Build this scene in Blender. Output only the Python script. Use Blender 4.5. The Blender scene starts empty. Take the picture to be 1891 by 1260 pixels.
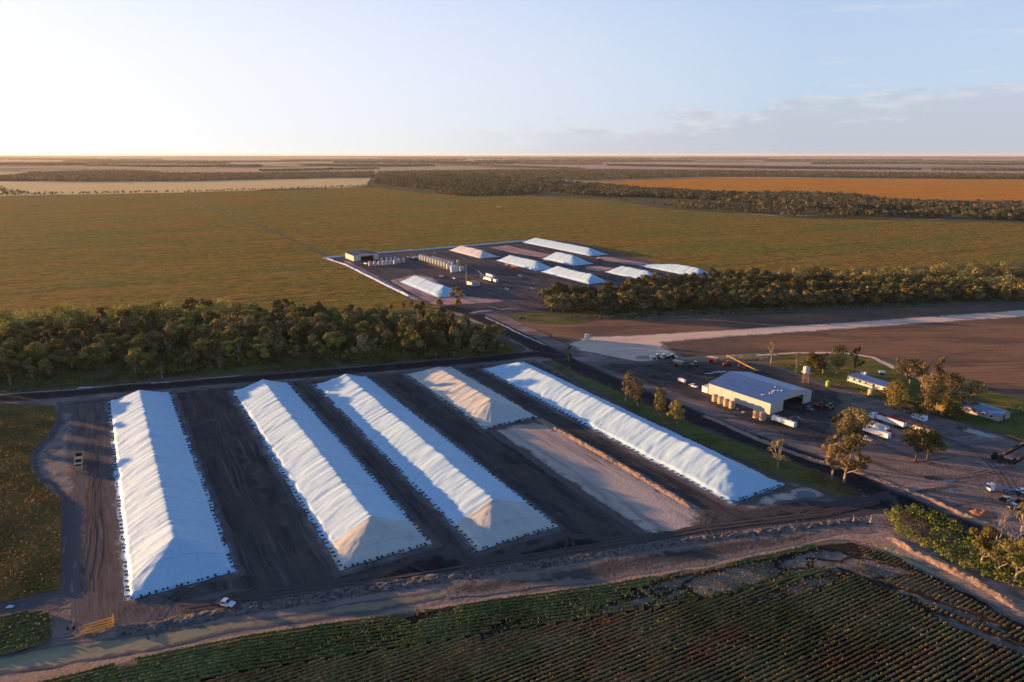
import bpy, math, random
import numpy as np
from mathutils import Vector, Matrix
from mathutils import geometry as mgeo

R = math.radians
C = bpy.context.scene.collection
scene = bpy.context.scene

# ------------------------------------------------------------------ camera model
FPX, CAM_H = 1300.0, 115.0
PITCH = math.atan(345 / FPX)
SP, CP = math.sin(PITCH), math.cos(PITCH)

def at(px, py, z=0.0):
    """ground point (at height z) seen at a photo pixel of the 1891x1260 picture"""
    yd = (py - 630) / FPX
    t = (CAM_H - z) / (SP + yd * CP)
    return Vector(((px - 945.5) / FPX * t, (CP - yd * SP) * t, z))

def pts(*l):
    return np.array([at(*p)[:2] for p in l])

def head(a, b):
    d = at(*b) - at(*a)
    return math.atan2(d.y, d.x)

AX = R(120.4)                                   # the long axis of the whole site
AU = np.array([math.cos(AX), math.sin(AX)])     # along the grain stacks
AV = np.array([math.sin(AX), -math.cos(AX)])    # across them
SUN_AZ, SUN_EL = R(69), R(4.8)                  # degrees left of +Y, and height
SUN = Vector((-math.sin(SUN_AZ) * math.cos(SUN_EL), math.cos(SUN_AZ) * math.cos(SUN_EL), math.sin(SUN_EL)))

# ------------------------------------------------------------------ numpy noise
_rt = np.random.RandomState(7).rand(256, 256)
def vnoise2(x, y):
    x = np.asarray(x, float); y = np.asarray(y, float)
    xi = np.floor(x).astype(int); yi = np.floor(y).astype(int)
    fx = x - xi; fy = y - yi
    fx = fx * fx * (3 - 2 * fx); fy = fy * fy * (3 - 2 * fy)
    g = lambda a, b: _rt[a % 256, b % 256]
    a = g(xi, yi) * (1 - fx) + g(xi + 1, yi) * fx
    b = g(xi, yi + 1) * (1 - fx) + g(xi + 1, yi + 1) * fx
    return (a * (1 - fy) + b * fy) * 2 - 1

def fbm2(x, y, octs=4):
    s = 0; a = 1; n = 0
    for k in range(octs):
        s = s + a * vnoise2(np.asarray(x) * 2 ** k + 17.3 * k, np.asarray(y) * 2 ** k + 9.1 * k); n += a; a *= .5
    return s / n

def poly_sd(P, poly):
    """signed distance (inside positive) of points P to polygon"""
    x, y = P[:, 0], P[:, 1]
    best = np.full(len(P), 1e18); ins = np.zeros(len(P), bool)
    n = len(poly)
    for i in range(n):
        a = poly[i]; b = poly[(i + 1) % n]
        d = b - a; L = max(d @ d, 1e-9)
        t = np.clip(((x - a[0]) * d[0] + (y - a[1]) * d[1]) / L, 0, 1)
        best = np.minimum(best, (x - a[0] - t * d[0]) ** 2 + (y - a[1] - t * d[1]) ** 2)
        c = ((a[1] > y) != (b[1] > y))
        with np.errstate(divide='ignore', invalid='ignore'):
            xx = (b[0] - a[0]) * (y - a[1]) / (b[1] - a[1] if b[1] != a[1] else 1e-9) + a[0]
        ins ^= c & (x < xx)
    return np.where(ins, 1, -1) * np.sqrt(best)

# ------------------------------------------------------------------ mesh helpers
def np_mesh(name, V, F, mat=None, attrs=None, smooth=False, face_attrs=None):
    """V (n,3); F (m,k) array of equal faces or list of lists"""
    me = bpy.data.meshes.new(name)
    V = np.asarray(V, np.float32)
    if isinstance(F, np.ndarray):
        m, k = F.shape
        me.vertices.add(len(V)); me.vertices.foreach_set('co', V.ravel())
        me.loops.add(m * k); me.loops.foreach_set('vertex_index', F.astype(np.int32).ravel())
        me.polygons.add(m)
        me.polygons.foreach_set('loop_start', np.arange(0, m * k, k, dtype=np.int32))
        me.polygons.foreach_set('loop_total', np.full(m, k, np.int32))
        me.update(calc_edges=True)
    else:
        me.from_pydata([tuple(map(float, v)) for v in V], [], [tuple(map(int, f)) for f in F])
        me.update()
    if smooth:
        me.polygons.foreach_set('use_smooth', np.ones(len(me.polygons), bool))
    for nm, arr in (attrs or {}).items():
        a = me.attributes.new(nm, 'FLOAT', 'POINT'); a.data.foreach_set('value', np.asarray(arr, np.float32))
    for nm, arr in (face_attrs or {}).items():
        a = me.attributes.new(nm, 'FLOAT', 'FACE'); a.data.foreach_set('value', np.asarray(arr, np.float32))
    if mat: me.materials.append(mat)
    return me

def link(name, me, parent=None, loc=None, rz=None):
    o = bpy.data.objects.new(name, me); C.objects.link(o)
    if parent: o.parent = parent
    if loc is not None: o.location = loc
    if rz is not None: o.rotation_euler = (0, 0, rz)
    return o

def tag(o, label=None, cat=None, group=None, kind=None):
    if label: o['label'] = label
    if cat: o['category'] = cat
    if group: o['group'] = group
    if kind: o['kind'] = kind
    return o

def thing(name, label, cat, loc=(0, 0, 0), rz=0.0, group=None):
    o = bpy.data.objects.new(name, None); C.objects.link(o)
    o.empty_display_size = .5
    o.location = (loc[0], loc[1], loc[2] + .24); o.rotation_euler = (0, 0, rz)
    return tag(o, label, cat, group)

def kids(o): return [c for c in bpy.data.objects if c.parent == o]

def dup(root, children, loc, rz, label, group=None, scale=None):
    """copy of a thing; children is [(part, [sub-parts])]"""
    r = root.copy(); C.objects.link(r); r.location = (loc[0], loc[1], loc[2] + .15); r.rotation_euler = (0, 0, rz)
    r['label'] = label
    if group: r['group'] = group
    if scale: r.scale = scale
    for p, subs in children:
        c = p.copy(); C.objects.link(c); c.parent = r
        for s in subs:
            d = s.copy(); C.objects.link(d); d.parent = c
    return r

def tree_of(root):
    return [(p, kids(p)) for p in kids(root)]

class MB:
    """collects solids into one mesh"""
    def __init__(s): s.v = []; s.f = []
    def add(s, V, F):
        n = len(s.v); s.v += [tuple(v) for v in V]; s.f += [tuple(i + n for i in f) for f in F]; return s
    def box(s, c, d, rz=0, taper=(1, 1), shift=(0, 0)):
        x, y, z = [k / 2 for k in d]; V = []
        for sz in (-1, 1):
            tx, ty = (taper if sz > 0 else (1, 1)); ox, oy = (shift if sz > 0 else (0, 0))
            for sx, sy in ((-1, -1), (1, -1), (1, 1), (-1, 1)):
                px, py = sx * x * tx + ox, sy * y * ty + oy
                V.append((c[0] + px * math.cos(rz) - py * math.sin(rz), c[1] + px * math.sin(rz) + py * math.cos(rz), c[2] + sz * z))
        return s.add(V, [(3, 2, 1, 0), (4, 5, 6, 7), (0, 1, 5, 4), (1, 2, 6, 5), (2, 3, 7, 6), (3, 0, 4, 7)])
    def tube(s, p, r, n=8, cap=True):
        p = [Vector(q) for q in p]
        if not hasattr(r, '__len__'): r = [r] * len(p)
        V = []; F = []
        for i, q in enumerate(p):
            d = (p[min(i + 1, len(p) - 1)] - p[max(i - 1, 0)]).normalized()
            a = d.orthogonal().normalized() if abs(d.z) < .99 else Vector((1, 0, 0))
            if abs(d.z) < .99: a = d.cross(Vector((0, 0, 1))).normalized()
            b = d.cross(a)
            for k in range(n):
                t = 2 * math.pi * k / n
                V.append(q + (a * math.cos(t) + b * math.sin(t)) * r[i])
        for i in range(len(p) - 1):
            for k in range(n):
                F.append((i * n + k, i * n + (k + 1) % n, (i + 1) * n + (k + 1) % n, (i + 1) * n + k))
        if cap:
            F.append(tuple(range(n - 1, -1, -1))); F.append(tuple(range((len(p) - 1) * n, len(p) * n)))
        return s.add(V, F)
    def cyl(s, a, b, r0, r1=None, n=16): return s.tube([a, b], [r0, r0 if r1 is None else r1], n)
    def lathe(s, prof, n=20, c=(0, 0, 0)):
        V = []; F = []
        for r, z in prof:
            for k in range(n):
                t = 2 * math.pi * k / n; V.append((c[0] + r * math.cos(t), c[1] + r * math.sin(t), c[2] + z))
        for i in range(len(prof) - 1):
            for k in range(n): F.append((i * n + k, i * n + (k + 1) % n, (i + 1) * n + (k + 1) % n, (i + 1) * n + k))
        F.append(tuple(range(n - 1, -1, -1))); F.append(tuple(range((len(prof) - 1) * n, len(prof) * n)))
        return s.add(V, F)
    def prism(s, prof, y0, y1, axis='y'):
        """profile of (x,z) points swept along y"""
        n = len(prof)
        V = [(x, y0, z) for x, z in prof] + [(x, y1, z) for x, z in prof]
        F = [tuple(range(n)), tuple(range(2 * n - 1, n - 1, -1))] + [(i, i + n, (i + 1) % n + n, (i + 1) % n) for i in range(n)]
        return s.add(V, F)
    def quad(s, *p): return s.add(p, [tuple(range(len(p)))])
    def build(s, name, mat, parent=None, smooth=False, bevel=0, loc=None, rz=None):
        me = np_mesh(name, np.array([tuple(q) for q in s.v]), s.f, mat)
        import bmesh
        bm = bmesh.new(); bm.from_mesh(me); bmesh.ops.recalc_face_normals(bm, faces=bm.faces)
        if bevel: bmesh.ops.bevel(bm, geom=[e for e in bm.edges if e.is_manifold and e.calc_face_angle(0) > .6], offset=bevel, segments=2, affect='EDGES', clamp_overlap=True)
        bm.to_mesh(me); bm.free()
        if smooth: me.polygons.foreach_set('use_smooth', np.ones(len(me.polygons), bool))
        return link(name, me, parent, loc, rz)

# ------------------------------------------------------------------ materials
class NT:
    def __init__(s, tree): s.t = tree; s.n = tree.nodes; s.l = tree.links
    def new(s, k, **kw):
        n = s.n.new(k)
        for a, b in kw.items(): setattr(n, a, b)
        return n
    def L(s, a, b): s.l.new(a, b)

def col(c): return (c[0], c[1], c[2], 1)

def M(name, base, layers=(), rough=.9, bump=(), spec=.15, metal=0, translucent=0, edge=None, tint=None, sheen=0):
    """layers: (colour, size in metres or (sx,sy,sz) sizes, lo, hi[, rotation, detail]); edge: (colour, noise size); tint: (colour lo, colour hi) by face attribute"""
    if edge is not None or name.endswith('leaves') or name in ('yard_earth', 'straw_stubble', 'rust_crop', 'bare_fallow', 'dry_paddock', 'orange_clay', 'cloddy_spoil', 'woodland_floor'):
        gn = 1.35 if name.endswith('leaves') else 1.16
        gc = lambda c: tuple(min(.88, k * gn) for k in c)
        base = gc(base); layers = [(gc(l[0]),) + tuple(l[1:]) for l in layers]
        if edge: edge = (gc(edge[0]), edge[1])
        if tint: tint = (gc(tint[0]), gc(tint[1]))
    m = bpy.data.materials.new(name); m.use_nodes = True
    nt = NT(m.node_tree); nt.n.clear()
    out = nt.new('ShaderNodeOutputMaterial'); bs = nt.new('ShaderNodeBsdfPrincipled')
    bs.inputs['Roughness'].default_value = rough; bs.inputs['Specular IOR Level'].default_value = spec
    soil = edge is not None or name in ('yard_earth', 'straw_stubble', 'rust_crop', 'bare_fallow', 'dry_paddock', 'country', 'orange_clay', 'cloddy_spoil', 'woodland_floor')
    if soil: bs.inputs['Specular IOR Level'].default_value = .03
    bs.inputs['Metallic'].default_value = metal
    geo = nt.new('ShaderNodeNewGeometry')
    def noise(size, rot=0, detail=5, off=0, rough_=.6):
        mp = nt.new('ShaderNodeMapping', vector_type='TEXTURE')
        sz = size if hasattr(size, '__len__') else (size,) * 3
        mp.inputs['Scale'].default_value = sz; mp.inputs['Rotation'].default_value = (0, 0, rot)
        mp.inputs['Location'].default_value = (off * 31.7, off * 17.1, off * 3.3)
        nt.L(geo.outputs['Position'], mp.inputs['Vector'])
        tx = nt.new('ShaderNodeTexNoise'); tx.inputs['Scale'].default_value = 1; tx.inputs['Detail'].default_value = detail
        tx.inputs['Roughness'].default_value = rough_
        nt.L(mp.outputs[0], tx.inputs['Vector']); return tx.outputs[0]
    def ramp(sock, lo, hi):
        r = nt.new('ShaderNodeMapRange'); r.interpolation_type = 'SMOOTHSTEP'
        r.inputs[1].default_value = lo; r.inputs[2].default_value = hi; nt.L(sock, r.inputs[0]); return r.outputs[0]
    def mix(f, a, b):
        x = nt.new('ShaderNodeMix', data_type='RGBA')
        if f is not None: nt.L(f, x.inputs[0])
        for s_, v in ((6, a), (7, b)):
            if isinstance(v, tuple): x.inputs[s_].default_value = col(v)
            else: nt.L(v, x.inputs[s_])
        return x.outputs[2]
    cur = tuple(base)
    if tint:
        at_ = nt.new('ShaderNodeAttribute', attribute_name='tint')
        cur = mix(at_.outputs['Fac'], tuple(tint[0]), tuple(tint[1]))
        if name.endswith('leaves'):
            oi = nt.new('ShaderNodeObjectInfo'); hv = nt.new('ShaderNodeHueSaturation')
            for k_, lo_, hi_ in (('Hue', .475, .515), ('Value', .55, 1.75)):
                mr = nt.new('ShaderNodeMapRange'); mr.inputs[3].default_value = lo_; mr.inputs[4].default_value = hi_
                if k_ == 'Hue':
                    fr_ = nt.new('ShaderNodeMath', operation='FRACT'); mu = nt.new('ShaderNodeMath', operation='MULTIPLY'); mu.inputs[1].default_value = 7.3
                    nt.L(oi.outputs['Random'], mu.inputs[0]); nt.L(mu.outputs[0], fr_.inputs[0]); nt.L(fr_.outputs[0], mr.inputs[0])
                else: nt.L(oi.outputs['Random'], mr.inputs[0])
                nt.L(mr.outputs[0], hv.inputs[k_])
            nt.L(cur, hv.inputs['Color']); cur = hv.outputs[0]
    for i, ly in enumerate(layers):
        c, size, lo, hi = ly[:4]; rot = ly[4] if len(ly) > 4 else 0; det = ly[5] if len(ly) > 5 else 5
        cur = mix(ramp(noise(size, rot, det, i + 1), lo, hi), cur, tuple(c))
    if edge:
        at_ = nt.new('ShaderNodeAttribute', attribute_name='edge')
        nz = noise(edge[1], 0, 6, 9)
        mt = nt.new('ShaderNodeMath', operation='MULTIPLY_ADD'); mt.inputs[1].default_value = 1.6; mt.inputs[2].default_value = -.8
        nt.L(nz, mt.inputs[0])
        ad = nt.new('ShaderNodeMath', operation='ADD'); nt.L(mt.outputs[0], ad.inputs[0]); nt.L(at_.outputs['Fac'], ad.inputs[1])
        cur = mix(ramp(ad.outputs[0], .3, .75), tuple(edge[0]), cur)
    if isinstance(cur, tuple): bs.inputs['Base Color'].default_value = col(cur)
    else: nt.L(cur, bs.inputs['Base Color'])
    prev = None
    for i, (size, dist, *rest) in enumerate(bump):
        b = nt.new('ShaderNodeBump'); b.inputs['Distance'].default_value = dist * (2.0 if soil and dist < .5 else 1); b.inputs['Strength'].default_value = 1
        nt.L(noise(size, rest[0] if rest else 0, 4, i + 5), b.inputs['Height'])
        if prev: nt.L(prev, b.inputs['Normal'])
        prev = b.outputs[0]
    if prev: nt.L(prev, bs.inputs['Normal'])
    surf = bs.outputs[0]
    if translucent:
        tr = nt.new('ShaderNodeBsdfTranslucent'); ms = nt.new('ShaderNodeMixShader'); ms.inputs[0].default_value = translucent
        if isinstance(cur, tuple): tr.inputs[0].default_value = col(cur)
        else: nt.L(cur, tr.inputs[0])
        nt.L(surf, ms.inputs[1]); nt.L(tr.outputs[0], ms.inputs[2]); surf = ms.outputs[0]
    nt.L(surf, out.inputs['Surface'])
    return m

ROW = R(28.5)
DIRT = (.15, .115, .10)
m_ground = M('country', (.46, .32, .16), [((.66, .46, .22), (1800, 500, 1), .50, .56), ((.06, .07, .035), (1500, 420, 1), .56, .59), ((.52, .32, .21), (2600, 380, 1), .58, .62), ((.10, .10, .06), (5200, 700, 1), .55, .60, 0, 7)], bump=[(6, 1.6)])
m_faryard = M('far_yard_earth', (.105, .082, .07), [((.06, .05, .047), (50, 8, 1), .44, .6, AX), ((.17, .13, .11), (60, 4, 1), .54, .68, AX, 6), ((.14, .11, .09), 12, .55, .7)], bump=[(2, .15)], edge=((.14, .105, .085), 6))
m_crop = M('ripening_crop', (0.296, 0.177, 0.024), [((0.194, 0.143, 0.027), (60, 9, 1), .40, .62, ROW), ((0.367, 0.174, 0.031), (26, 3, 1), .46, .66, ROW), ((0.184, 0.179, 0.027), (240, 90, 1), .44, .64, ROW), ((0.076, 0.058, 0.017), (15, 2.6, 1), .50, .64, ROW, 6), ((0.102, 0.084, 0.020), (420, 4, 1), .56, .64, ROW, 3), ((0.265, 0.168, 0.060), (150, 30, 1), .58, .75, ROW), ((0.102, 0.118, 0.027), (90, 14, 1), .58, .68, ROW), ((0.428, 0.258, 0.051), (9, 3, 1), .57, .66, ROW, 4), ((0.061, 0.056, 0.020), (7, 3, 1), .58, .66, ROW, 4)], bump=[((7, 1.6, 1), 2.2, ROW), (1.6, 1.4)], edge=((0.102, 0.101, 0.034), 8))
m_straw = M('straw_stubble', (.80, .52, .20), [((.68, .43, .17), (80, 30, 1), .45, .7), ((.84, .58, .26), (300, 60, 1), .5, .7)], bump=[(3, .9)])
m_orange = M('rust_crop', (.56, .21, .022), [((.44, .175, .02), (120, 40, 1), .42, .65), ((.52, .21, .03), (500, 120, 1), .5, .7), ((.16, .085, .026), (400, 16, 1), .6, .7, .3)], bump=[(2.5, 1.8)])
m_pink = M('bare_fallow', (.58, .34, .22), [((.30, .21, .16), (200, 40, 1), .45, .65)])
m_pale = M('dry_paddock', (.55, .40, .18), [((.27, .23, .13), (150, 60, 1), .45, .65)])
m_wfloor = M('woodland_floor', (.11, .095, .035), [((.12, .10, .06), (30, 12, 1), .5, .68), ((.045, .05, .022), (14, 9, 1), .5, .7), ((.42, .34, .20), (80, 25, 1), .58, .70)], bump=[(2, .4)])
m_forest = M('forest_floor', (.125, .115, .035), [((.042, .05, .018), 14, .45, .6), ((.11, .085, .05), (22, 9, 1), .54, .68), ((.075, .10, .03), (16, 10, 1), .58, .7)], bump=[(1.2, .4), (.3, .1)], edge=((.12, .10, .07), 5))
m_yard = M('yard_earth', (.26, .18, .14), [((.16, .115, .092), 16, .42, .62), ((.34, .24, .19), (20, 9, 1), .54, .70, .25), ((.09, .07, .06), (40, 3, 1), .55, .67, R(14), 6), ((.22, .17, .14), 2.2, .58, .72)], bump=[(1.4, .16), (.35, .06)])
m_black = M('black_soil', (.078, .066, .055), [((.040, .036, .035), (26, 5, 1), .42, .62, AX), ((.135, .105, .08), (40, 2.2, 1), .54, .70, AX, 7), ((.105, .085, .068), 6, .53, .70), ((.16, .125, .095), 1.4, .62, .76)], bump=[((12, .7, 1), .12, AX), (.5, .08)], edge=((.17, .125, .095), 4))
m_road = M('dark_road', (.022, .021, .022), [((.014, .014, .015), (60, 3, 1), .45, .6, -R(38)), ((.05, .044, .04), (70, 1.6, 1), .54, .66, -R(38), 6), ((.10, .085, .075), 7, .62, .74)], bump=[(.5, .05)], rough=.85, edge=((.075, .062, .052), 4))
m_track = M('brown_track', (.135, .098, .078), [((.09, .066, .055), (30, 1.6, 1), .47, .6, AX, 6), ((.18, .135, .105), (22, 1.1, 1), .54, .66, AX, 6), ((.085, .066, .056), 18, .52, .68)], bump=[((14, .6, 1), .04, AX + .03), (.5, .05)], edge=((.13, .105, .095), 4))
m_gravel = M('grey_gravel', (.24, .185, .15), [((.14, .11, .09), 6, .45, .62), ((.33, .26, .21), 2.5, .55, .7), ((.07, .07, .035), (5, 4, 1), .62, .72)], bump=[(.8, .12)], edge=((.12, .095, .085), 4))
m_palegr = M('pale_gravel', (.88, .52, .34), [((.72, .44, .30), (30, 12, 1), .42, .6), ((.88, .58, .42), (50, 3, 1), .52, .66, R(8)), ((.36, .26, .22), (60, 1.5, 1), .6, .68, R(8), 6)], bump=[(1.4, .3), (.5, .1)], edge=((.24, .17, .13), 5))
m_plough = M('ploughed_earth', (.25, .132, .068), [((.145, .088, .055), (60, 22, 1), .43, .62), ((.28, .15, .08), (70, 8, 1), .52, .68, .12), ((.08, .055, .042), (60, 1.6, 1), .56, .64, .05, 7), ((.135, .09, .066), 200, .5, .62)], bump=[(1.6, .7), (.6, .25)], edge=((.11, .085, .06), 6))
m_grass = M('rough_grass', (.15, .125, .030), [((.075, .095, .020), (26, 12, 1), .44, .60), ((.24, .15, .05), (30, 9, 1), .53, .68), ((.16, .11, .055), (14, 5, 1), .62, .74)], bump=[(1, .25), (.3, .12)], edge=((.12, .092, .065), 5))
m_green = M('green_verge', (.125, .118, .030), [((.060, .078, .016), (22, 9, 1), .50, .66), ((.19, .15, .055), (16, 4, 1), .52, .68), ((.19, .14, .07), (8, 3, 1), .66, .76)], bump=[(1, .25), (.3, .12)], edge=((.10, .085, .06), 3))
m_pad = M('bare_clay_pad', (.54, .39, .29), [((.37, .28, .22), (46, 5, 1), .44, .60, AX), ((.22, .16, .13), (60, 3.5, 1), .56, .67, AX, 6), ((.62, .45, .34), (16, 3, 1), .58, .72, AX), ((.36, .22, .10), (7, 4, 1), .70, .76)], bump=[(1.2, .08), (.3, .04)], edge=((.12, .095, .08), 5))
m_clay = M('orange_clay', (.36, .23, .15), [((.26, .17, .115), 3, .45, .65), ((.42, .28, .19), 1.2, .55, .7)], bump=[(.9, .2), (.25, .08)])
m_spoil = M('cloddy_spoil', (.17, .135, .11), [((.075, .06, .052), 1.1, .46, .60), ((.27, .215, .18), 2.2, .56, .7)], bump=[(.7, .25)])
m_canal = M('dry_channel', (.29, .235, .125), [((.25, .20, .11), (60, 4, 1), .45, .62, R(20)), ((.34, .27, .155), (40, 8, 1), .54, .7, R(20)), ((.30, .26, .22), (18, 6, 1), .70, .74)], bump=[(2, .04)], edge=((.12, .10, .09), 3), rough=.75, spec=.3)
m_soil = M('shaded_dark_soil', (.012, .009, .007), [((.009, .007, .005), (20, 6, 1), .45, .6, ROW), ((.022, .016, .012), (34, 16, 1), .56, .68)], bump=[(.5, .12)], edge=((.17, .125, .095), 4))  # dark soil, with the shade between crop rows put into its colour
m_fallow = M('thin_crop_earth', (.20, .152, .12), [((.14, .108, .086), 8, .45, .62), ((.20, .15, .12), 3, .55, .7)], bump=[(.8, .15)], edge=((.036, .024, .017), 3))
m_water = M('still_water', (.05, .06, .065), [((.09, .085, .075), 3, .52, .66)], rough=.08, spec=.6, bump=[(1.5, .004)])
m_pinkpad = M('pink_clay_pad', (.56, .30, .21), [((.30, .19, .16), (30, 6, 1), .45, .62, AX), ((.46, .31, .26), (24, 4, 1), .55, .7, AX), ((.18, .13, .12), (30, 2, 1), .62, .70, AX)], bump=[(1.5, .1)], edge=((.10, .075, .068), 6))

# ------------------------------------------------------------------ ground sheets
_layer = [0]
def outline(poly, step, amp, seed):
    poly = np.asarray(poly); out = []
    for i in range(len(poly)):
        a, b = poly[i], poly[(i + 1) % len(poly)]
        n = max(1, int(np.hypot(*(b - a)) / step))
        for k in range(n):
            out.append(a + (b - a) * k / n)
    out = np.array(out)
    if amp:
        s = step * 3.5
        out = out + amp * np.stack([fbm2(out[:, 0] / s + seed, out[:, 1] / s), fbm2(out[:, 0] / s, out[:, 1] / s + seed + 40)], 1) * 1.5
    return out

def sheet(name, poly, mat, step=2.5, amp=1.0, w=0.0, kind='structure', z=None, label=None):
    """one sheet of ground cover with an uneven outline; w = width of the worn edge"""
    if z is None:
        _layer[0] += 1; z = 0.003 * _layer[0]
    ol = outline(poly, step, amp, z * 1230.7)
    P = [Vector(p) for p in ol]
    n = len(P); extra = np.zeros((0, 2))
    if w:
        lo, hi = ol.min(0), ol.max(0)
        g = max(w * .7, (hi - lo).max() / 160)
        X, Y = np.meshgrid(np.arange(lo[0], hi[0], g), np.arange(lo[1], hi[1], g))
        Q = np.stack([X.ravel(), Y.ravel()], 1) + np.random.RandomState(_layer[0]).uniform(-.2, .2, (X.size, 2)) * g
        sd = poly_sd(Q, ol); extra = Q[sd > w * .45]
    allp = P + [Vector(q) for q in extra]
    vs, es, fs, *_ = mgeo.delaunay_2d_cdt(allp, [(i, (i + 1) % n) for i in range(n)], [], 1, 1e-4)
    A = np.array([tuple(v) for v in vs])
    V = np.column_stack([A, np.full(len(A), z)])
    attrs = {}
    if w: attrs['edge'] = np.clip(poly_sd(A, ol) / w, 0, 1)
    F = []
    for f in fs:
        a, b, c = (A[i] for i in f[:3])
        F.append(tuple(f) if (b[0] - a[0]) * (c[1] - a[1]) - (b[1] - a[1]) * (c[0] - a[0]) > 0 else tuple(reversed(f)))
    o = link(name, np_mesh(name, V, F, mat, attrs))
    return tag(o, label, None, None, kind)

def ribbon(line, w0, w1=None):
    line = np.asarray(line, float); w1 = w0 if w1 is None else w1
    L = []; Rr = []
    for i in range(len(line)):
        d = line[min(i + 1, len(line) - 1)] - line[max(i - 1, 0)]; d = d / np.hypot(*d)
        n = np.array([-d[1], d[0]]); w = w0 + (w1 - w0) * i / (len(line) - 1)
        L.append(line[i] + n * w / 2); Rr.append(line[i] - n * w / 2)
    return np.array(L + Rr[::-1])

# the country: one great sheet to the horizon
g = 60000.0
tag(link('ground', np_mesh('ground', [(-g, -2000, 0), (g, -2000, 0), (g, g, 0), (-g, g, 0)], np.array([[0, 1, 2, 3]]), m_ground)), kind='structure')

# far paddocks
sheet('far_paddock', pts((480, 322), (800, 317.5), (1060, 319), (1060, 315.5), (940, 312), (800, 306), (680, 304), (560, 309), (480, 312)), m_pale, 60, 20)
sheet('far_paddock', pts((860, 300.5), (1100, 296), (1400, 303), (1700, 312), (2100, 319), (2100, 325), (1600, 318.5), (1300, 315), (1100, 312.5), (940, 308)), m_pink, 60, 20)
sheet('far_paddock', pts((-400, 328), (60, 325), (160, 321), (60, 317), (-400, 317)), m_pale, 60, 20)
sheet('far_paddock', pts((100, 307), (480, 304), (700, 299), (560, 297), (300, 301), (100, 304)), m_pale, 80, 30)
sheet('far_paddock', pts((-500, 301), (160, 300), (320, 297), (100, 296), (-500, 297)), m_pale, 80, 30)
sheet('far_paddock', pts((1370, 297.5), (1560, 297.5), (1900, 303), (2400, 306), (2400, 302), (1800, 297), (1400, 294.5)), m_pink, 80, 30)
sheet('far_paddock', pts((480, 301), (860, 303), (1000, 299), (760, 296), (520, 297.5)), m_pale, 80, 30)
_pr = random.Random(12)
for k in range(46):
    y0 = 287.2 + 20 * (k / 46) ** 1.6; x0 = _pr.uniform(-500, 2200); ln = _pr.uniform(160, 620) * (1 if y0 < 300 else .6); th = (y0 - 285) * _pr.uniform(.05, .12)
    if y0 > 300 and 300 < x0 + ln / 2 < 1500: continue
    sk = _pr.uniform(-.004, .004) * ln
    sheet('far_paddock', pts((x0, y0), (x0 + ln, y0 + sk), (x0 + ln * 1.02, y0 + th + sk), (x0 - ln * .02, y0 + th)), _pr.choice([m_pale, m_straw, m_pink, m_pale, m_plough]), 200, 40, z=.03 + .004 * k)
sheet('straw_field', pts((-400, 336), (0, 335), (100, 338), (300, 336), (470, 333), (630, 329), (690, 331), (690, 341), (630, 345), (470, 351), (310, 357), (0, 363), (-400, 372)), m_straw, 25, 6)
sheet('orange_field', pts((1062, 338), (1200, 331), (1320, 327.5), (1600, 331), (1891, 332), (2400, 336), (2400, 386), (1891, 380), (1780, 381), (1650, 378), (1320, 361), (1180, 350)), m_orange, 30, 8)
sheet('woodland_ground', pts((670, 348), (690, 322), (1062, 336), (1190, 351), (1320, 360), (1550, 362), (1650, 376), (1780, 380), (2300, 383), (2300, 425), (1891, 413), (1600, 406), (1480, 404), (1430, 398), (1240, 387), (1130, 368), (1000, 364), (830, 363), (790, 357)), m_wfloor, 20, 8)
# the big crop in the middle distance
sheet('crop_field', pts((-500, 378), (0, 362), (310, 356.5), (560, 350), (680, 345), (800, 358), (1000, 363), (1130, 369), (1240, 386), (1400, 397), (1480, 403), (1600, 405), (1891, 412), (2400, 425), (2400, 500), (1891, 520), (1500, 560), (1015, 590), (830, 575), (560, 600), (0, 640), (-500, 660)), m_crop, 10, 2.5, 14)
sheet('field_track', ribbon(pts((345, 366), (420, 393), (500, 425), (560, 452), (602, 473)), 7, 6), M('green_track', (.072, .082, .034), [((.095, .08, .035), 20, .45, .65)]), 12, 3)
# forest strip and shelterbelt ground
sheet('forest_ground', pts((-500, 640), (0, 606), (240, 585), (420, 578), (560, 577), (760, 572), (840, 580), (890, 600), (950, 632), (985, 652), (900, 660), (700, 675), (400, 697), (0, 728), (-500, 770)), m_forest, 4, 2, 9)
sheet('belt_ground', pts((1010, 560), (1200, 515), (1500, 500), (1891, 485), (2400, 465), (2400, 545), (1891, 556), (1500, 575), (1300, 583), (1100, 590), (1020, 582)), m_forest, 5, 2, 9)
# the far storage yard
sheet('far_yard', pts((600, 478), (800, 462), (1001, 441), (1060, 447), (1180, 478), (1325, 507), (1330, 540), (1200, 560), (1030, 575), (930, 580), (850, 577), (805, 562), (762, 548), (700, 520), (650, 498)), m_faryard, 5, 1.6, 8)
for i, q in enumerate([((900, 457.5), (935, 452.7), (999, 466), (1023, 471), (1001, 476.5), (946, 468.5)), ((1094, 476), (1120, 473.4), (1204, 487), (1182, 492.6), (1121, 483)), ((1080, 491.5), (1110, 491), (1140, 496), (1110, 503), (1075, 498)), ((715, 518), (765, 506), (800, 512), (850, 545), (925, 552), (940, 558), (880, 562), (800, 565), (745, 542)), ((640, 480), (655, 486), (720, 520), (780, 552), (800, 558), (760, 556), (690, 518), (628, 484))]):
    sheet('clay_pad', pts(*q), m_pinkpad, 3, 1, 5)
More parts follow.
